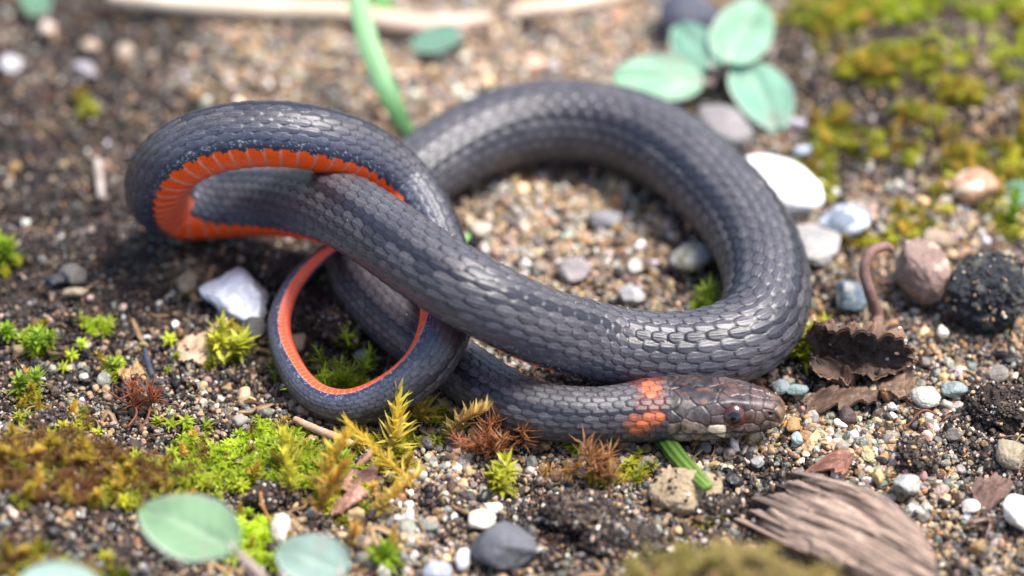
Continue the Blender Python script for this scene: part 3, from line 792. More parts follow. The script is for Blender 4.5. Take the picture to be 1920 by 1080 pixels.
# ------------------------------------------------------------------ leaves
def leaf_mesh(base, tip, width, nrm, prof=(.9, .75), cup=.05, droop=.06, thick=.014, col=None, rib=None, nu=30, nv=17, wave=.05, seed=0.0, rim=None):
    base, tip = np.asarray(base, float), np.asarray(tip, float)
    ax = tip - base; Ln = np.linalg.norm(ax); ax /= Ln
    nrm = np.asarray(nrm, float); nrm = nrm - (nrm @ ax) * ax; nrm /= np.linalg.norm(nrm)
    sd = np.cross(nrm, ax)
    t = np.linspace(0, 1, nu)[:, None]; q = np.linspace(-1, 1, nv)[None]
    hw = .5 * width * np.clip(np.sin(np.pi * np.clip(t, 0.0, 1) ** prof[0]), 0, 1) ** prof[1] + .02 * width * (1 - t)
    yy = q * hw
    zz = cup * width * (q ** 2) * (hw / (.5 * width)) - droop * Ln * (t ** 2) - .03 * width * np.exp(-(q / .12) ** 2) + wave * width * (fbm(np.stack([t * 3 + 0 * q + seed, q * 2 + 0 * t, 0 * t * q], -1), 2) - .5) * 2
    top = base + ax * (t * Ln)[..., None] + sd * yy[..., None] + nrm * zz[..., None]
    bot = top - nrm * thick
    V = np.concatenate([top.reshape(-1, 3), bot.reshape(-1, 3)])
    F = grid_faces(nu, nv); n = nu * nv
    Fl = F.tolist() + [[a + n for a in f[::-1]] for f in F.tolist()]
    rimi = [i * nv for i in range(nu)] + [(nu - 1) * nv + j for j in range(1, nv)] + [i * nv + nv - 1 for i in range(nu - 2, -1, -1)] + list(range(nv - 2, 0, -1))
    for a, b in zip(rimi, rimi[1:] + rimi[:1]): Fl.append([a, a + n, b + n, b])
    col = np.asarray(col); rib = np.asarray(rib if rib is not None else col * 1.2)
    k = .45 * np.exp(-(q / .06) ** 2) * (1 - .6 * t)
    vein = .35 * np.exp(-((((t * 7 - np.abs(q) * 1.6) % 1) - .5) / .12) ** 2) * (np.abs(q) < .9)
    nz = fbm(top * 3 + seed, 3)
    c = col * (.62 + .76 * nz)[..., None]
    bl = smooth(.62, .72, fbm(top * 5 + seed * 3 + 9, 3))[..., None]; c = c * (1 - .35 * bl) + S(150, 140, 130) * .35 * bl
    m_ = np.clip(k + .4 * vein, 0, 1)[..., None]
    c = c * (1 - m_) + rib * m_
    if rim is not None:
        e = smooth(.86, 1.0, np.abs(q) + 0 * t)[..., None]
        c = c * (1 - e) + np.asarray(rim) * e
    C = np.concatenate([c.reshape(-1, 3), c.reshape(-1, 3) * .9])
    return V, Fl, C
LEAF = S(116, 160, 136); LEAF2 = S(130, 172, 140); RIB = S(186, 200, 178)
def seedling(center, label, leaves, cat='seedling', stalk=None):
    e = empty('seedling', center, label, cat)
    for (b, t, w, nrm, col, prof) in leaves:
        b3, t3 = np.array(b), np.array(t)
        V, F, C = leaf_mesh(b3 - center, t3 - center, w, nrm, col=col, rib=RIB, prof=prof, seed=w * 7 + b3[0], rim=S(186, 196, 180))
        link('leaf', mesh_of('leaf', V, F, C), 'leaf', e)
        V, F = tube([np.array([0, 0, .02]), (b3 - center) * .5 + np.array([0, 0, -.03]), b3 - center + (t3 - b3) * .08], [.05, .05, .028], 10, 16)
        link('petiole', mesh_of('petiole', V, F, S(200, 178, 170)), 'leaf', e)
    return e
up = np.array([0, 0, 1.0])
c0 = at(1345, 150, 0)
seedling(c0, 'blurred seedling with four round blue green leaves on stony ground beyond the coil',
         [(at_z(1322, 150, .35), at_z(1148, 138, .42), .50, (0, -.45, 1), LEAF2, (.85, .55)), (at_z(1362, 118, .45), at_z(1428, -6, .62), .56, (0, -.6, 1), LEAF2 * 1.08, (.8, .5)),
          (at_z(1400, 118, .35), at_z(1462, 240, .20), .58, (.1, -.25, 1), LEAF, (.85, .5)), (at_z(1338, 128, .42), at_z(1268, 40, .50), .44, (-.1, -.5, 1), LEAF, (.85, .55))])
c1 = at(560, 1150, 0)
seedling(c1, 'seedling with oval grey green leaves and a pale stalk rising from the lime moss',
         [(at_z(446, 1030, .95), at_z(262, 942, 1.0), .60, (.15, -.30, 1), S(120, 150, 112), (.92, .62)), (at_z(650, 1075, .75), at_z(520, 1022, .8), .46, (0, -.3, 1), S(130, 152, 140), (.9, .5))])
c2 = at(60, 1190, 0)
seedling(c2, 'blurred pale seedling leaf on the mossy bank of brown and orange moss', [(at_z(190, 1115, 1.15), at_z(30, 1085, 1.2), .42, (0, -.3, 1), S(160, 186, 172), (.9, .55))])
c3 = at(1945, 385, 0)
seedling(c3, 'seedling with one green leaf beside the orange pink round stone', [(at_z(1938, 352, .25), at_z(1858, 378, .12), .26, (0, -.3, 1), LEAF, (.9, .6))])
c4 = at(860, 62, 0)
seedling(c4, 'blurred seedling with one mint green leaf in front of the pale straw', [(at_z(868, 62, .22), at_z(768, 84, .12), .30, (0, -.4, 1), LEAF * .95, (.9, .5))])
c5 = at(60, -6, 0)
seedling(c5, 'blurred seedling with a drooping green leaf on the mauve grey soil', [(at_z(80, -22, .3), at_z(52, 26, .1), .34, (0, -.5, 1), S(130, 176, 140), (.9, .55))])
# blades of grass
def blade(P, R, label, col, tipc, name='grass_sprout', flat=.3, ridges=6, n=60, stripe=.16):
    P = [np.asarray(p, float) for p in P]
    b = P[0].copy(); b[2] = float(ground_z(b[0], b[1]))
    V, F = tube([p - b for p in P], R, 32, n, flat, up=(0, -.5, 1), rough=.10, ridges=ridges)
    t = np.linspace(0, 1, n).repeat(32); t = np.concatenate([t, [0, 1]])[:, None]
    st_ = np.concatenate([np.tile(np.cos(np.linspace(0, 2 * np.pi, 32, endpoint=False) * (5 if stripe < .3 else 8)), n), [0, 0]])[:, None]
    C = (np.asarray(col) * (1 - t) + np.asarray(tipc) * t) * (1 + stripe * st_)
    return link(name, mesh_of(name, V, F, C), 'leaf', None, label, 'grass', loc=b)
blade([at(775, 268, .02), at_z(735, 190, .45), at_z(697, 100, .75), at_z(676, 20, .95), at_z(664, -50, 1.1)], [.05, .09, .095, .09, .07], 'long green grass blade rising behind the raised loop of the snake', S(96, 150, 92), S(150, 190, 140))
blade([at(735, 12, 0), at_z(712, -4, .2), at_z(696, -30, .4)], [.06, .1, .08], 'short blurred green grass blade beside the pale straw', S(110, 180, 100), S(120, 190, 110))
blade([at_z(1238, 812, .12), at_z(1262, 845, .14), at_z(1292, 880, .2), at_z(1328, 914, .27)], [.07, .078, .072, .05], 'cut bright green grass stalk poking out from under the head', S(16, 56, 12), S(120, 148, 64), 'grass_stalk', flat=.6, ridges=9, stripe=.5)
blade([at(842, 470, .0), at_z(862, 452, .08), at_z(880, 440, .1)], [.03, .05, .02], 'tiny green grass tip between the crossing strands of the snake', S(110, 170, 80), S(130, 180, 100))

# ------------------------------------------------------------------ straws, twigs, stems
def stick(P, R, label, c0_, c1_, name, cat, n=60, rough=.12, seg=14, flat=1.0, grainy=.35, matn='wood'):
    P = [np.asarray(p, float) for p in P]
    b = P[0].copy(); b[2] = float(ground_z(b[0], b[1]))
    V, F = tube([p - b for p in P], R, seg, n, flat, up=(0.1, -.3, 1), rough=rough, seed=len(label) * 1.0)
    nz = fbm(np.stack([V[:, 0] * 3, V[:, 1] * 9, V[:, 2] * 9], -1) + len(label), 4)[:, None]
    C = np.asarray(c0_) * (1 - nz) + np.asarray(c1_) * nz
    C = C * (1 + grainy * (vnoise(V * 40)[:, None] - .5))
    return link(name, mesh_of(name, V, F, C), matn, None, label, cat, loc=b)
stick([at(205, -6, .1), at(330, 6, .12), at(480, 16, .12), at(648, 22, .12)], [.07, .10, .105, .10], 'blurred cream straw lying across the far sand', S(190, 168, 138), S(232, 216, 194), 'straw', 'straw', rough=.05, grainy=.1)
stick([at(655, 24, .1), at(720, 40, .12), at(800, 48, .12), at(870, 42, .1), at(925, 34, .08)], [.10, .11, .10, .085, .05], 'blurred curved pinkish straw end beside the mint green leaf', S(190, 160, 138), S(226, 202, 182), 'straw', 'straw', rough=.05, grainy=.1)
stick([at(950, 26, .08), at(1060, 12, .1), at(1180, -12, .1)], [.05, .085, .08], 'thin blurred beige straw crossing the far sand behind the coil', S(196, 172, 150), S(228, 206, 184), 'straw', 'straw', rough=.05, grainy=.1)
stick([at(552, 786, .04), at(600, 808, .05), at(645, 826, .05), at(682, 842, .04)], [.028, .036, .034, .022], 'small reddish brown twig lying below the tail loop', S(140, 104, 84), S(204, 172, 144), 'twig', 'twig', rough=.2)
stick([at(700, 842, .12), at(684, 862, .07), at(662, 878, .03)], [.02, .026, .014], 'short brown twig leaning on golden moss shoots', S(120, 86, 70), S(176, 140, 116), 'twig', 'twig', rough=.2)
stick([at(1645, 622, .0), at_z(1644, 590, .12), at_z(1630, 545, .38), at_z(1621, 505, .55), at_z(1634, 472, .66), at_z(1662, 462, .66), at_z(1672, 470, .6)], [.058, .056, .05, .048, .045, .04, .03], 'curled reddish brown stem sprouting from the sand beside the pinkish stone', S(92, 74, 66), S(150, 112, 100), 'plant_stem', 'stem', rough=.12)
stick([at(272, 655, .12), at(280, 690, .10), at(298, 735, .03)], [.022, .03, .03], 'dark blue grey bent twig standing on the soil bank', S(40, 42, 56), S(70, 70, 84), 'twig', 'twig', rough=.12)
stick([at(182, 300, .10), at(186, 335, .08), at(190, 372, .05)], [.03, .045, .035], 'pale blurred splinter standing on the dark soil', S(120, 108, 100), S(190, 176, 166), 'splinter', 'wood splinter', rough=.15)
stick([at(488, 922, .25), at(492, 945, .2), at(505, 975, .1), at(512, 985, .05)], [.012, .012, .011, .01], 'thin amber dry stalk curving over the moss beside the seedling leaf', S(150, 96, 50), S(190, 140, 84), 'dry_stalk', 'stalk', rough=.1)
for k, (pts, lab) in enumerate([([(205, 735), (230, 752), (262, 765), (285, 770)], 'thin dark root fibre crossing the soil near the mauve clod'), ([(240, 800), (256, 775), (250, 745), (275, 728)], 'curved rusty root fibre beside the mauve clod'),
                                ([(262, 808), (278, 780), (283, 750)], 'straight rusty dry needle beside the mauve clod'), ([(1700, 800), (1730, 770), (1760, 778)], 'dark root fibre above the dark crumbly clod')]):
    stick([at(a, b, .05 + .05 * (i % 2)) for i, (a, b) in enumerate(pts)], [.010] * len(pts), lab, S(84, 52, 40), S(140, 84, 60), 'root_fibre', 'root', n=30, seg=7)

# ------------------------------------------------------------------ weathered wood chip
def coons(c0_, c1_, d0, d1, nu, nv):
    """c0,c1: curves along u at v=0,1; d0,d1 across at u=0,1"""
    c0_, c1_ = resample(c0_, nu), resample(c1_, nu); d0, d1 = resample(d0, nv), resample(d1, nv)
    u = np.linspace(0, 1, nu)[:, None, None]; v = np.linspace(0, 1, nv)[None, :, None]
    return (1 - v) * c0_[:, None] + v * c1_[:, None] + (1 - u) * d0[None] + u * d1[None] - ((1 - u) * (1 - v) * c0_[0] + u * (1 - v) * c0_[-1] + (1 - u) * v * c1_[0] + u * v * c1_[-1])
def slab(G, thick, nrm):
    nu, nv = G.shape[:2]; n = nu * nv
    V = np.concatenate([G.reshape(-1, 3), (G - np.asarray(nrm) * thick).reshape(-1, 3)])
    F = grid_faces(nu, nv); Fl = F.tolist() + [[a + n for a in f[::-1]] for f in F.tolist()]
    rimi = [i * nv for i in range(nu)] + [(nu - 1) * nv + j for j in range(1, nv)] + [i * nv + nv - 1 for i in range(nu - 2, -1, -1)] + list(range(nv - 2, 0, -1))
    for a, b in zip(rimi, rimi[1:] + rimi[:1]): Fl.append([a, a + n, b + n, b])
    return V, Fl
def wood_chip():
    lo = [at_z(1392, 968, .12), at_z(1450, 1000, .22), at_z(1540, 1040, .34), at_z(1640, 1090, .36), at_z(1735, 1130, .28)]
    hi = [at_z(1520, 880, .22), at_z(1590, 898, .40), at_z(1660, 930, .50), at_z(1715, 972, .52), at_z(1742, 1010, .48)]
    d0 = [lo[0], at_z(1440, 925, .16), at_z(1480, 900, .2), hi[0]]
    d1 = [lo[-1], at_z(1752, 1100, .40), at_z(1752, 1050, .46), hi[-1]]
    nu, nv = 220, 170
    G = coons(lo, hi, d0, d1, nu, nv)
    u = np.linspace(0, 1, nu)[:, None]; v = np.linspace(0, 1, nv)[None]
    nz = fbm(np.stack([u * 3.0 + 0 * v, v * 16 + 0 * u + .8 * u, 0 * u * v], -1), 4)
    nz2 = fbm(np.stack([u * 6 + 0 * v, v * 60 + 0 * u, 0 * u * v + 5], -1), 4)
    crack = smooth(.63, .72, fbm(np.stack([u * 2.5 + 0 * v, v * 34 + 0 * u, 0 * u * v + 15], -1), 3))
    steps = .05 * np.floor(4 * fbm(np.stack([u * 1.2 + 0 * v, v * 5 + 0 * u, 0 * u * v + 8], -1), 2))
    bulge = .05 * np.sin(np.pi * v) * (.4 + .6 * u)
    G = G + (np.array([0, -.3, .95])) * (bulge + .06 * (nz - .5) + .035 * (nz2 - .5) - .03 * crack + .6 * steps - .1)[..., None]
    jag = (.9 * (fbm(np.stack([v * 12 + 0 * u, 0 * u * v, 0 * u * v + 3], -1), 3) - .5)) * np.exp(-u / .10)
    G = G + np.array([1, -.2, 0]) * jag[..., None] * .6
    b = np.array([G[..., 0].mean(), G[..., 1].mean(), 0]); b[2] = float(ground_z(b[0], b[1]))
    V, F = slab(G - b, .09, (0, -.25, .95))
    t = np.clip(1.7 * (nz - .5) + .9 * (nz2 - .5) + .5, 0, 1)[..., None]
    c = S(100, 82, 72) * (1 - t) + S(194, 168, 148) * t
    dk = (smooth(.28, .0, u) * smooth(.1, .5, v) + .7 * smooth(.62, .75, fbm(np.stack([u * 2 + 0 * v, v * 7 + 0 * u, 0 * u * v + 11], -1), 3)))[..., None]
    dk = np.clip(dk, 0, 1); c = c * (1 - .6 * dk) + S(74, 60, 58) * .6 * dk
    c = c * (1 - .65 * crack[..., None])
    c = c * (.7 + .6 * vnoise(np.stack([u * 30 + 0 * v, v * 160 + 0 * u, 0 * u * v], -1))[..., None])
    C = np.concatenate([c.reshape(-1, 3), c.reshape(-1, 3) * .8])
    link('wood_chip', mesh_of('wood_chip', V, F, C), 'wood', None, 'weathered grey brown wood chip with ragged fibres lying on the sand', 'wood chip', loc=b)
wood_chip()
def flake(px, py, w, h, label, col, z=.1, ang=0.0, bend=.3, seed=1.0, name='bark_flake', cat='bark'):
    nu, nv = 44, 32
    u = np.linspace(-1, 1, nu)[:, None]; v = np.linspace(-1, 1, nv)[None]
    sq = np.sqrt(np.clip(1 - .5 * v ** 2, 0, 1)) + 0 * u; sp = np.sqrt(np.clip(1 - .5 * u ** 2, 0, 1)) + 0 * v
    x = u * sq * .5 * w / PX; y = v * sp * .5 * h / PX / math.sin(PITCH) * .8
    n3 = fbm(np.stack([x * 6 + seed, y * 6, 0 * x + seed], -1), 4) - .5
    n4 = fbm(np.stack([x * 22 + seed, y * 40, 0 * x + seed], -1), 3) - .5
    zz = bend * (x ** 2 + y ** 2) * 2 + .30 * n3 + .05 * n4
    G = np.stack([x + .22 * n3 + .04 * n4, y + .18 * n3 + .04 * n4, zz], -1) @ rot_z(math.radians(ang)).T
    c = at(px, py, z); b = np.array([c[0], c[1], float(ground_z(c[0], c[1]))])
    V, F = slab(G + (c - b), .02, (0, 0, 1))
    k = fbm(np.stack([x * 10, y * 30, 0 * x + seed], -1), 4)[..., None]
    cc = np.asarray(col) * (.25 + 1.2 * k) * (.7 + .6 * vnoise(np.stack([x * 50, y * 90, 0 * x], -1))[..., None])
    C = np.concatenate([cc.reshape(-1, 3)] * 2)
    return link(name, mesh_of(name, V, F, C), 'wood', None, label, cat, loc=b)
flake(390, 632, 110, 62, 'pale brown bark flake below the clear quartz pebble', S(196, 164, 134), .10, 18, -.5, 2.0)
flake(1560, 870, 60, 36, 'reddish bark sliver above the top of the wood chip', S(150, 104, 88), .07, -25, -.6, 4.0)
flake(670, 905, 80, 44, 'reddish brown bark flake among golden moss shoots', S(160, 120, 104), .07, -35, -.5, 6.0)
flake(655, 935, 60, 40, 'curled pinkish brown bark flake below the golden moss', S(170, 128, 112), .07, 30, -.7, 8.0)
flake(250, 700, 40, 50, 'ochre bark flake on the soil bank above the lime moss', S(160, 128, 84), .12, 50, -.7, 9.0)
flake(1860, 910, 70, 40, 'dark brown bark flake on the sand beside the tan rough stone', S(110, 84, 74), .06, 10, -.5, 12.0)
def dead_leaf():
    nu, nv = 70, 60
    A, B = at(1518, 668, .16), at(1712, 690, .14)
    u = np.linspace(0, 1, nu)[:, None]; a = np.linspace(math.radians(-150), math.radians(78), nv)[None]
    rad = (.19 * np.sin(np.pi * np.clip(.12 + .83 * u, 0, 1)) ** .6 + .05) * (1 + .25 * np.sin(3 * u + 1)) 
    nz = fbm(np.stack([u * 5 + 0 * a, a * 1.3 + 0 * u, 0 * u * a + 2], -1), 5) - .5
    nz2 = fbm(np.stack([u * 18 + 0 * a, a * 3 + 0 * u, 0 * u * a + 7], -1), 3) - .5
    rad = rad * (1 + 1.5 * nz + .7 * nz2)
    ax = (B - A); yv = np.array([0, 1.0, 0]); zv = np.array([0, 0, 1.0])
    G = A + ax * u[..., None] + yv * (rad * np.cos(a))[..., None] * .95 + zv * (rad * np.sin(a))[..., None] * .85
    G = G + np.array([1, 0, 0]) * (.25 * nz)[..., None] + np.array([0, 0, .10])
    b = np.array([1, 1, 0]) * (A + B) / 2; b[2] = float(ground_z(b[0], b[1]))
    cen = A + ax * u[..., None] + 0 * a[..., None]
    nr = G - cen; nr /= np.linalg.norm(nr, axis=-1)[..., None] + 1e-6
    V, F = slab(G - b, 0, (0, 0, 1)); n = nu * nv; V[n:] = (G - b - nr * .025).reshape(-1, 3)
    k = np.clip(.5 + 1.6 * nz + .9 * nz2, 0, 1)[..., None]
    c = S(52, 38, 33) * (1 - k) + S(134, 104, 82) * k
    C = np.concatenate([c.reshape(-1, 3), (S(84, 64, 54) * (.45 + .9 * k)).reshape(-1, 3)])
    _r = np.random.default_rng(9); _q = G.reshape(-1, 3)[_r.integers(0, nu * nv, 90)]; EXTRA_GRAINS.append((_q - nr.reshape(-1, 3)[0] * 0, None, .012, .04, .3))
    link('dead_leaf', mesh_of('dead_leaf', V, F, C), 'wood', None, 'curled dark brown dead leaf with a hollow, beside the bend of the body', 'dead leaf', loc=b)
dead_leaf()
flake(1575, 740, 120, 46, 'crumbling brown leaf scrap lying below the curled dead leaf', S(104, 82, 66), .10, -12, -.5, 15.0, 'leaf_scrap', 'dead leaf')
flake(1690, 705, 120, 60, 'tan torn leaf scrap leaning on the curled dead leaf', S(120, 96, 78), .12, -30, -.7, 18.0, 'leaf_scrap', 'dead leaf')
# ------------------------------------------------------------------ moss
def lance(base, dirv, up_, ln, w, bend):
    """one narrow folded leaf: 7 points, 6 triangles"""
    dirv = dirv / np.linalg.norm(dirv)
    sd = np.cross(dirv, up_); sd /= np.linalg.norm(sd) + 1e-9
    n = np.cross(sd, dirv)
    P = [base - sd * w * .35, base + sd * w * .35]
    m = base + dirv * ln * .45 + n * bend * ln * .10
    P += [m - sd * w * .5, m - n * w * .18, m + sd * w * .5, base + dirv * ln + n * bend * ln * .45]
    return P, [(0, 1, 3), (0, 3, 2), (1, 4, 3), (2, 3, 5), (3, 4, 5)]
def shoot(rg, style):
    V, F, SH = [], [], []
    def add(P, Fs, sh):
        o = len(V); V.extend(P); F.extend([tuple(o + i for i in f) for f in Fs]); SH.extend([sh * rg.uniform(.65, 1.25)] * len(P))
    if style == 'star':
        h, whorls = rg.uniform(.06, .13), 4
        for k in range(whorls):
            z = h * (.25 + .75 * k / (whorls - 1)); el = math.radians([8, 25, 45, 68][k] + rg.uniform(-8, 8)); ln = [.085, .10, .095, .065][k] * rg.uniform(.85, 1.15)
            for j in range([5, 6, 6, 4][k]):
                a = 2 * math.pi * (j / [5, 6, 6, 4][k]) + k * 1.1 + rg.uniform(-.25, .25)
                d = np.array([math.cos(a) * math.cos(el), math.sin(a) * math.cos(el), math.sin(el)])
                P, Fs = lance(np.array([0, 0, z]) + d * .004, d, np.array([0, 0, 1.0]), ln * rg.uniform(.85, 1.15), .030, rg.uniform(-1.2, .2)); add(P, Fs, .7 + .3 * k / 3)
        stem = h
    else:
        h = rg.uniform(.32, .5) if style == 'feather' else rg.uniform(.16, .26)
        nl = 64 if style == 'feather' else 36
        lean = rg.uniform(-.25, .25, 2)
        for k in range(nl):
            t = k / nl; z = h * (.15 + .85 * t); a = k * 2.4 + rg.uniform(-.3, .3)
            el = math.radians((28 + 42 * t) if style == 'feather' else rg.uniform(5, 70))
            d = np.array([math.cos(a) * math.cos(el), math.sin(a) * math.cos(el), math.sin(el)])
            ln = (.17 - .06 * t) * rg.uniform(.8, 1.2)
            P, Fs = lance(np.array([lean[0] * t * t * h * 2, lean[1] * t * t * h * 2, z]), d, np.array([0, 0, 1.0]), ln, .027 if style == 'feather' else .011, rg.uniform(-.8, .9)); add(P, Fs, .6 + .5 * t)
        stem = h
    for k in range(3):
        a0, a1 = 2.1 * k, 2.1 * (k + 1); r = .006
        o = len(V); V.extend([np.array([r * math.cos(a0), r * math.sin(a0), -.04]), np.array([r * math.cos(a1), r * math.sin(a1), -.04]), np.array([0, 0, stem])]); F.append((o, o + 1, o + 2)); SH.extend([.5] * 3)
    return np.array(V), F, np.array(SH)
def make_moss():
    rg = np.random.default_rng(21)
    shapes = []
    for st_, cnt in (('star', 6), ('feather', 4), ('dry', 4)):
        for k in range(cnt):
            v, f, sh = shoot(rg, st_); me = mesh_of('moss_shape', v, f, smooth_shade=True); me.materials.append(MAT['moss_i']); shapes.append(me)
    n = 190000
    x = RNG.uniform(-6.6, 6.6, n); y = RNG.uniform(-6.2, 7.2, n); z = ground_z(x, y)
    px, py = ground_px(x, y, z)
    w = blob(px, py, MOSSY)
    pt = fbm2(x, y, 1.6, 4, 61.0)
    green = blob(px, py, [(430, 830, 190, 100, 1), (540, 900, 130, 70, .8), (470, 1010, 130, 90, 1), (1800, 30, 260, 80, .5), (640, 720, 60, 30, 1), (1335, 580, 40, 30, 1), (150, 640, 200, 60, .9)])
    dry = blob(px, py, [(120, 870, 230, 70, 1), (250, 880, 120, 60, .8), (1830, 250, 200, 120, .35), (60, 1000, 160, 80, .6)])
    dens = w * smooth(.42, .58, pt + .30 * (w - .6)) * (1 - .95 * (px > 1400) * smooth(.50, .60, fbm2(x, y, 2.4, 3, 13.0))) 
    extra = np.zeros(n)
    for (a, b, rx, ry, d) in [(640, 722, 58, 22, 1.0), (1338, 582, 30, 22, .9), (1515, 640, 22, 36, .9), (430, 640, 36, 30, .8), (70, 640, 30, 18, .7), (50, 735, 26, 26, .6), (180, 610, 30, 16, .5), (8, 490, 22, 14, .8), (690, 870, 90, 60, .25), (800, 790, 60, 40, .3), (1160, 890, 60, 26, .3), (940, 910, 26, 20, .4), (735, 1050, 14, 12, .9), (1530, 340, 40, 50, .3), (160, 200, 20, 16, .6), (220, 690, 20, 20, .5), (1335, 980, 20, 14, .4), (1890, 425, 30, 30, .6), (1690, 430, 40, 20, .5), (1605, 440, 40, 20, .3)]:
        extra = np.maximum(extra, d * (((px - a) / rx) ** 2 + ((py - b) / ry) ** 2 < 1))
    keep = RNG.uniform(0, 1, n) < np.clip(.7 * dens + .55 * extra, 0, 1)
    x, y, z, px, py, green, dry, pt = [q[keep] for q in (x, y, z, px, py, green, dry, pt)]
    n = len(x)
    crumb = fbm2(x, y, 2.2, 5, 9.0)
    z = z + .22 * (crumb - .55) - .05 + RNG.uniform(0, .05, n)
    u = RNG.uniform(0, 1, n)
    isdry = u < .85 * dry
    isgold = (~isdry) & (u > .93 + .05 * green)
    idx = np.where(isdry, RNG.integers(10, 14, n), np.where(isgold, RNG.integers(6, 10, n), RNG.integers(0, 6, n)))
    k = RNG.uniform(0, 1, (n, 1)); g = green[:, None]
    cg = (S(160, 188, 40) * k + S(196, 212, 62) * (1 - k)) * g + (S(104, 112, 36) * k + S(190, 186, 56) * (1 - k)) * (1 - g)
    cd = S(112, 70, 46) * k + S(140, 104, 60) * (1 - k)
    cy = S(224, 190, 90) * k + S(170, 150, 50) * (1 - k)
    cg = cg * (.55 + .95 * fbm2(x, y, 2.6, 3, 91.0))[:, None]
    C = np.where(isdry[:, None], cd, np.where(isgold[:, None], cy, cg)) * RNG.uniform(.75, 1.2, (n, 1))
    s = RNG.uniform(.45, .9, (n, 1)) * np.where(isgold, .7, np.where(isdry, .7, 1))[:, None] * np.array([[1, 1, .8]])
    rot = np.stack([RNG.normal(0, .28, n), RNG.normal(0, .28, n), RNG.uniform(0, 6.28, n)], -1)
    print('moss', n)
    return shapes, np.stack([x, y, z], -1), rot, s, C, idx
scatter('moss', *make_moss(), 'low mat of lime and yellow green moss growing in patches on the soil', 'moss')

def moss_thing(px, py, style, col, label, size=1.0, tilt=(0, 0), cnt=1, spread=.0, name='moss_shoot', h=0.0, seed=0):
    rg = np.random.default_rng(500 + seed)
    b = at(px, py, 0)
    e_v, e_f, e_c = [], [], []
    for k in range(cnt):
        v, f, sh = shoot(rg, style)
        v = v * size * rg.uniform(.85, 1.15)
        tx, ty = tilt[0] + rg.normal(0, .25 if cnt > 1 else .05), tilt[1] + rg.normal(0, .25 if cnt > 1 else .05)
        v = v + np.stack([v[:, 2] * tx, v[:, 2] * ty, 0 * v[:, 2]], -1)
        v = v @ rot_z(rg.uniform(0, 6.28)).T if cnt > 1 else v
        v = v + np.array([rg.normal(0, spread), rg.normal(0, spread), h])
        o = sum(len(q) for q in e_v)
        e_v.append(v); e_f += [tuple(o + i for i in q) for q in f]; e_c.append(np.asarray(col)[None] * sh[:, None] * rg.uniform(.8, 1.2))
    return link(name, mesh_of(name, np.concatenate(e_v), e_f, np.concatenate(e_c)), 'moss', None, label, 'moss', loc=b)
GOLD, LIME, RUST, OLIVE = S(236, 204, 90), S(160, 190, 40), S(146, 96, 60), S(150, 150, 40)
for q, a in enumerate([
    (606, 935, 'feather', GOLD, 'tall golden feathery moss shoot beside the red brown bark flakes', 1.15, (.0, .1)),
    (590, 975, 'feather', S(230, 180, 80), 'amber feathery moss shoot leaning near the cream upright chip', 1.0, (.35, .2)),
    (725, 862, 'feather', S(236, 214, 100), 'thick golden moss shoot leaning over the brown twigs', 1.3, (.35, .3)),
    (742, 815, 'feather', GOLD, 'golden moss shoot right below the tail loop', 1.1, (.1, .2)),
    (790, 800, 'feather', S(230, 204, 90), 'yellow moss shoot in the gap below tail and neck', 1.2, (.15, .1)),
    (835, 830, 'feather', S(206, 170, 100), 'tan moss shoot at the underside of the neck', 1.0, (.5, .2)),
    (560, 885, 'feather', S(214, 206, 80), 'yellow green feathery moss shoot at the edge of the lime mat', .9, (-.2, .1)),
    (540, 930, 'feather', S(214, 206, 80), 'yellow green moss shoot beside the black glistening clod', .9, (.1, .2)),
    (790, 920, 'feather', S(232, 200, 80), 'golden moss shoot sprawling over the tan sand', .9, (-.9, .2)),
    (700, 975, 'feather', S(224, 190, 90), 'golden brown moss shoot below the curled bark flake', .9, (.6, .2)),
    (655, 1030, 'feather', S(214, 170, 90), 'amber moss shoot beside the seedling leaf tip', .8, (.2, .1)),
]): moss_thing(*a[:5], size=a[5], tilt=a[6], seed=q)
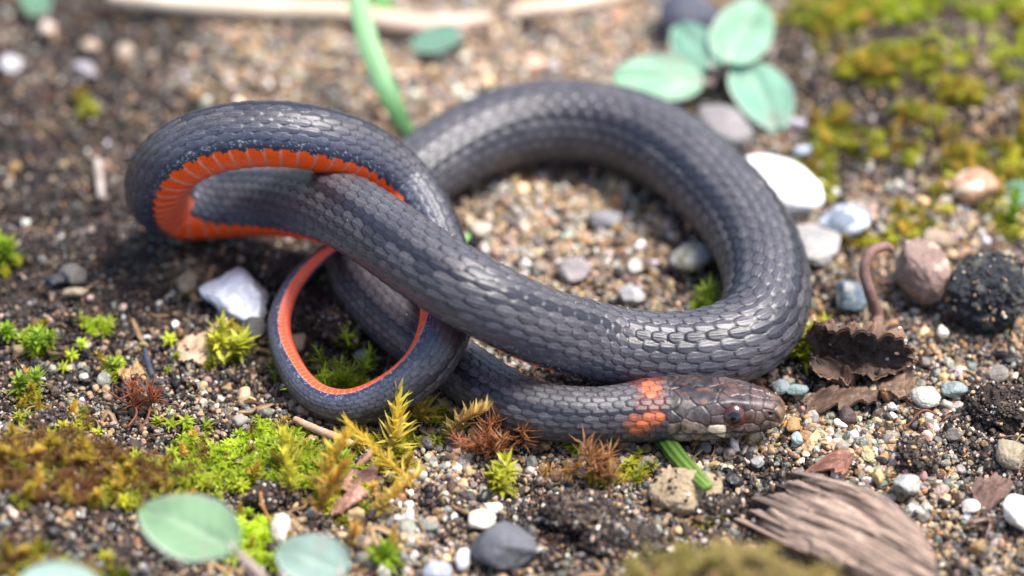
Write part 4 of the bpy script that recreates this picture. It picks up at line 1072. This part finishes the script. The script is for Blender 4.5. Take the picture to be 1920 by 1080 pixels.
for q, a in enumerate([
    (955, 858, 'dry', RUST, 'rusty brown dry moss tuft below the neck', 1.25, 7, .09), (1110, 890, 'dry', S(160, 112, 72), 'rust coloured dry moss tuft between neck and dark clod', 1.2, 6, .08),
    (1040, 905, 'dry', S(166, 120, 60), 'small amber moss tuft on the sand below the neck', .8, 3, .05), (270, 775, 'dry', S(150, 84, 50), 'rusty dry moss tuft beside the mauve clod', 1.0, 4, .06),
    (905, 850, 'dry', S(176, 112, 74), 'pale rust dry moss tuft touching the neck', 1.0, 4, .07),
    (940, 915, 'star', S(184, 182, 60), 'sprawling yellow green moss sprig on the dark soil', 1.3, 4, .08), (1090, 830, 'star', S(170, 176, 40), 'yellow green moss sprig tucked under the neck', 1.2, 4, .07),
    (412, 655, 'star', S(184, 186, 64), 'pale yellow green moss tuft beside the bark flake', 1.4, 5, .05), (50, 735, 'star', S(138, 164, 56), 'broad leaved green moss tuft on the soil bank', 1.2, 3, .02),
    (70, 655, 'star', S(150, 180, 50), 'small lime moss tuft on the soil bank', 1.0, 3, .05), (25, 630, 'star', S(140, 170, 44), 'small round green moss tuft near the soil bank edge', .9, 3, .04),
    (8, 492, 'star', S(150, 176, 50), 'tiny bright green moss tuft on dark soil', 1.4, 3, .04), (735, 1058, 'star', S(150, 180, 44), 'tiny lime moss sprig among the tan sand', 1.4, 2, .03),
    (220, 695, 'star', S(140, 160, 50), 'small green moss sprig beside the ochre flake', 1.0, 2, .03), (655, 895, 'star', S(140, 170, 40), 'small lime sprig below the reddish twig', 1.2, 3, .03),
    (1895, 430, 'feather', S(140, 180, 40), 'bright green moss shoot behind the rough black stone', .9, 1, .0), (1515, 660, 'star', S(176, 176, 50), 'yellow green moss cushion between the body bend and the dead leaf', 1.5, 12, .08),
    (1338, 592, 'dry', S(120, 140, 40), 'green moss tuft in the inner corner of the body bend', 1.0, 9, .07), (640, 728, 'dry', S(140, 164, 36), 'grassy green moss tuft inside the tail loop', 1.0, 16, .16),
]): moss_thing(*a[:5], size=a[5], cnt=a[6], spread=a[7], name='moss_tuft', seed=50 + q)
def moss_clump():
    b = at(1360, 1200, 0)
    e = empty('moss_clump', b, 'blurred olive moss clump on a soil lump in front of the wood chip', 'moss')
    rg = np.random.default_rng(77)
    v, f = rock_shape(5, rg, 4, .3, .2, .15); v = v * np.array([1.0, .5, .62]) + np.array([0, -.25, .36])
    k = fbm(v * 3, 3)[:, None]
    link('soil_lump', mesh_of('soil_lump', v, f, S(150, 112, 84) * k + S(110, 96, 60) * (1 - k)), 'soil', e)
    tv, tf, tc, o = [], [], [], 0
    tops = v[v[:, 2] > .35]
    for i in rg.choice(len(tops), 260):
        a, ff, sh = shoot(rg, 'star' if rg.uniform() < .6 else 'dry'); a = a * rg.uniform(.7, 1.2) + tops[i] - np.array([0, 0, .03])
        tv.append(a); tf += [tuple(o + j for j in q) for q in ff]; o += len(a)
        g = smooth(-.6, .6, tops[i][0]) * .3 + .3 * rg.uniform()
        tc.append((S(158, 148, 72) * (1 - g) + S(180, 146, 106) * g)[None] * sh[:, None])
    m = link('moss_cover', mesh_of('moss_cover', np.concatenate(tv), tf, np.concatenate(tc)), 'moss', e); m['kind'] = 'stuff'
moss_clump()

def make_debris():
    rg = np.random.default_rng(41); shapes = []
    for k in range(8):
        L_ = 1.0; c = rg.normal(0, .18, (4, 3)); c[:, 0] = np.linspace(-.5, .5, 4); c[:, 2] = np.abs(c[:, 2]) * .5
        v, f = tube(c, [.02, .03, .03, .012] if k < 6 else [.05, .11, .10, .04], 5, 10, 1.0 if k < 6 else .25, rough=.2, seed=k)
        me = mesh_of('debris_shape', v, f); me.materials.append(MAT['grain']); shapes.append(me)
    n = 2600
    x = RNG.uniform(-6, 6, n); y = RNG.uniform(-5.8, 6.8, n); z = ground_z(x, y) + .22 * (fbm2(x, y, 2.2, 5, 9.0) - .55) - .02
    k = RNG.uniform(0, 1, (n, 1))
    C = np.where(RNG.uniform(0, 1, (n, 1)) < .65, S(44, 32, 28) * k + S(92, 62, 46) * (1 - k), S(150, 120, 84) * k + S(110, 84, 60) * (1 - k))
    return shapes, np.stack([x, y, z], -1), np.stack([RNG.normal(0, .35, n), RNG.normal(0, .35, n), RNG.uniform(0, 6.28, n)], -1), RNG.uniform(.08, .36, (n, 1)) * np.ones((1, 3)), C, RNG.integers(0, 8, n)
scatter('plant_debris', *make_debris(), 'fine brown plant fibres and crumbs strewn over the sand', 'debris')
# a few grains stuck to the snake's back
_vt = V_SNAKE[(V_NZ > .55)]
_pick = RNG.choice(len(_vt), 70)
EXTRA_GRAINS.append((_vt[_pick], None, .010, .020, 0.0))
scatter('sand', *make_sand(), 'coarse multicoloured sand grains covering the dark soil', 'sand')
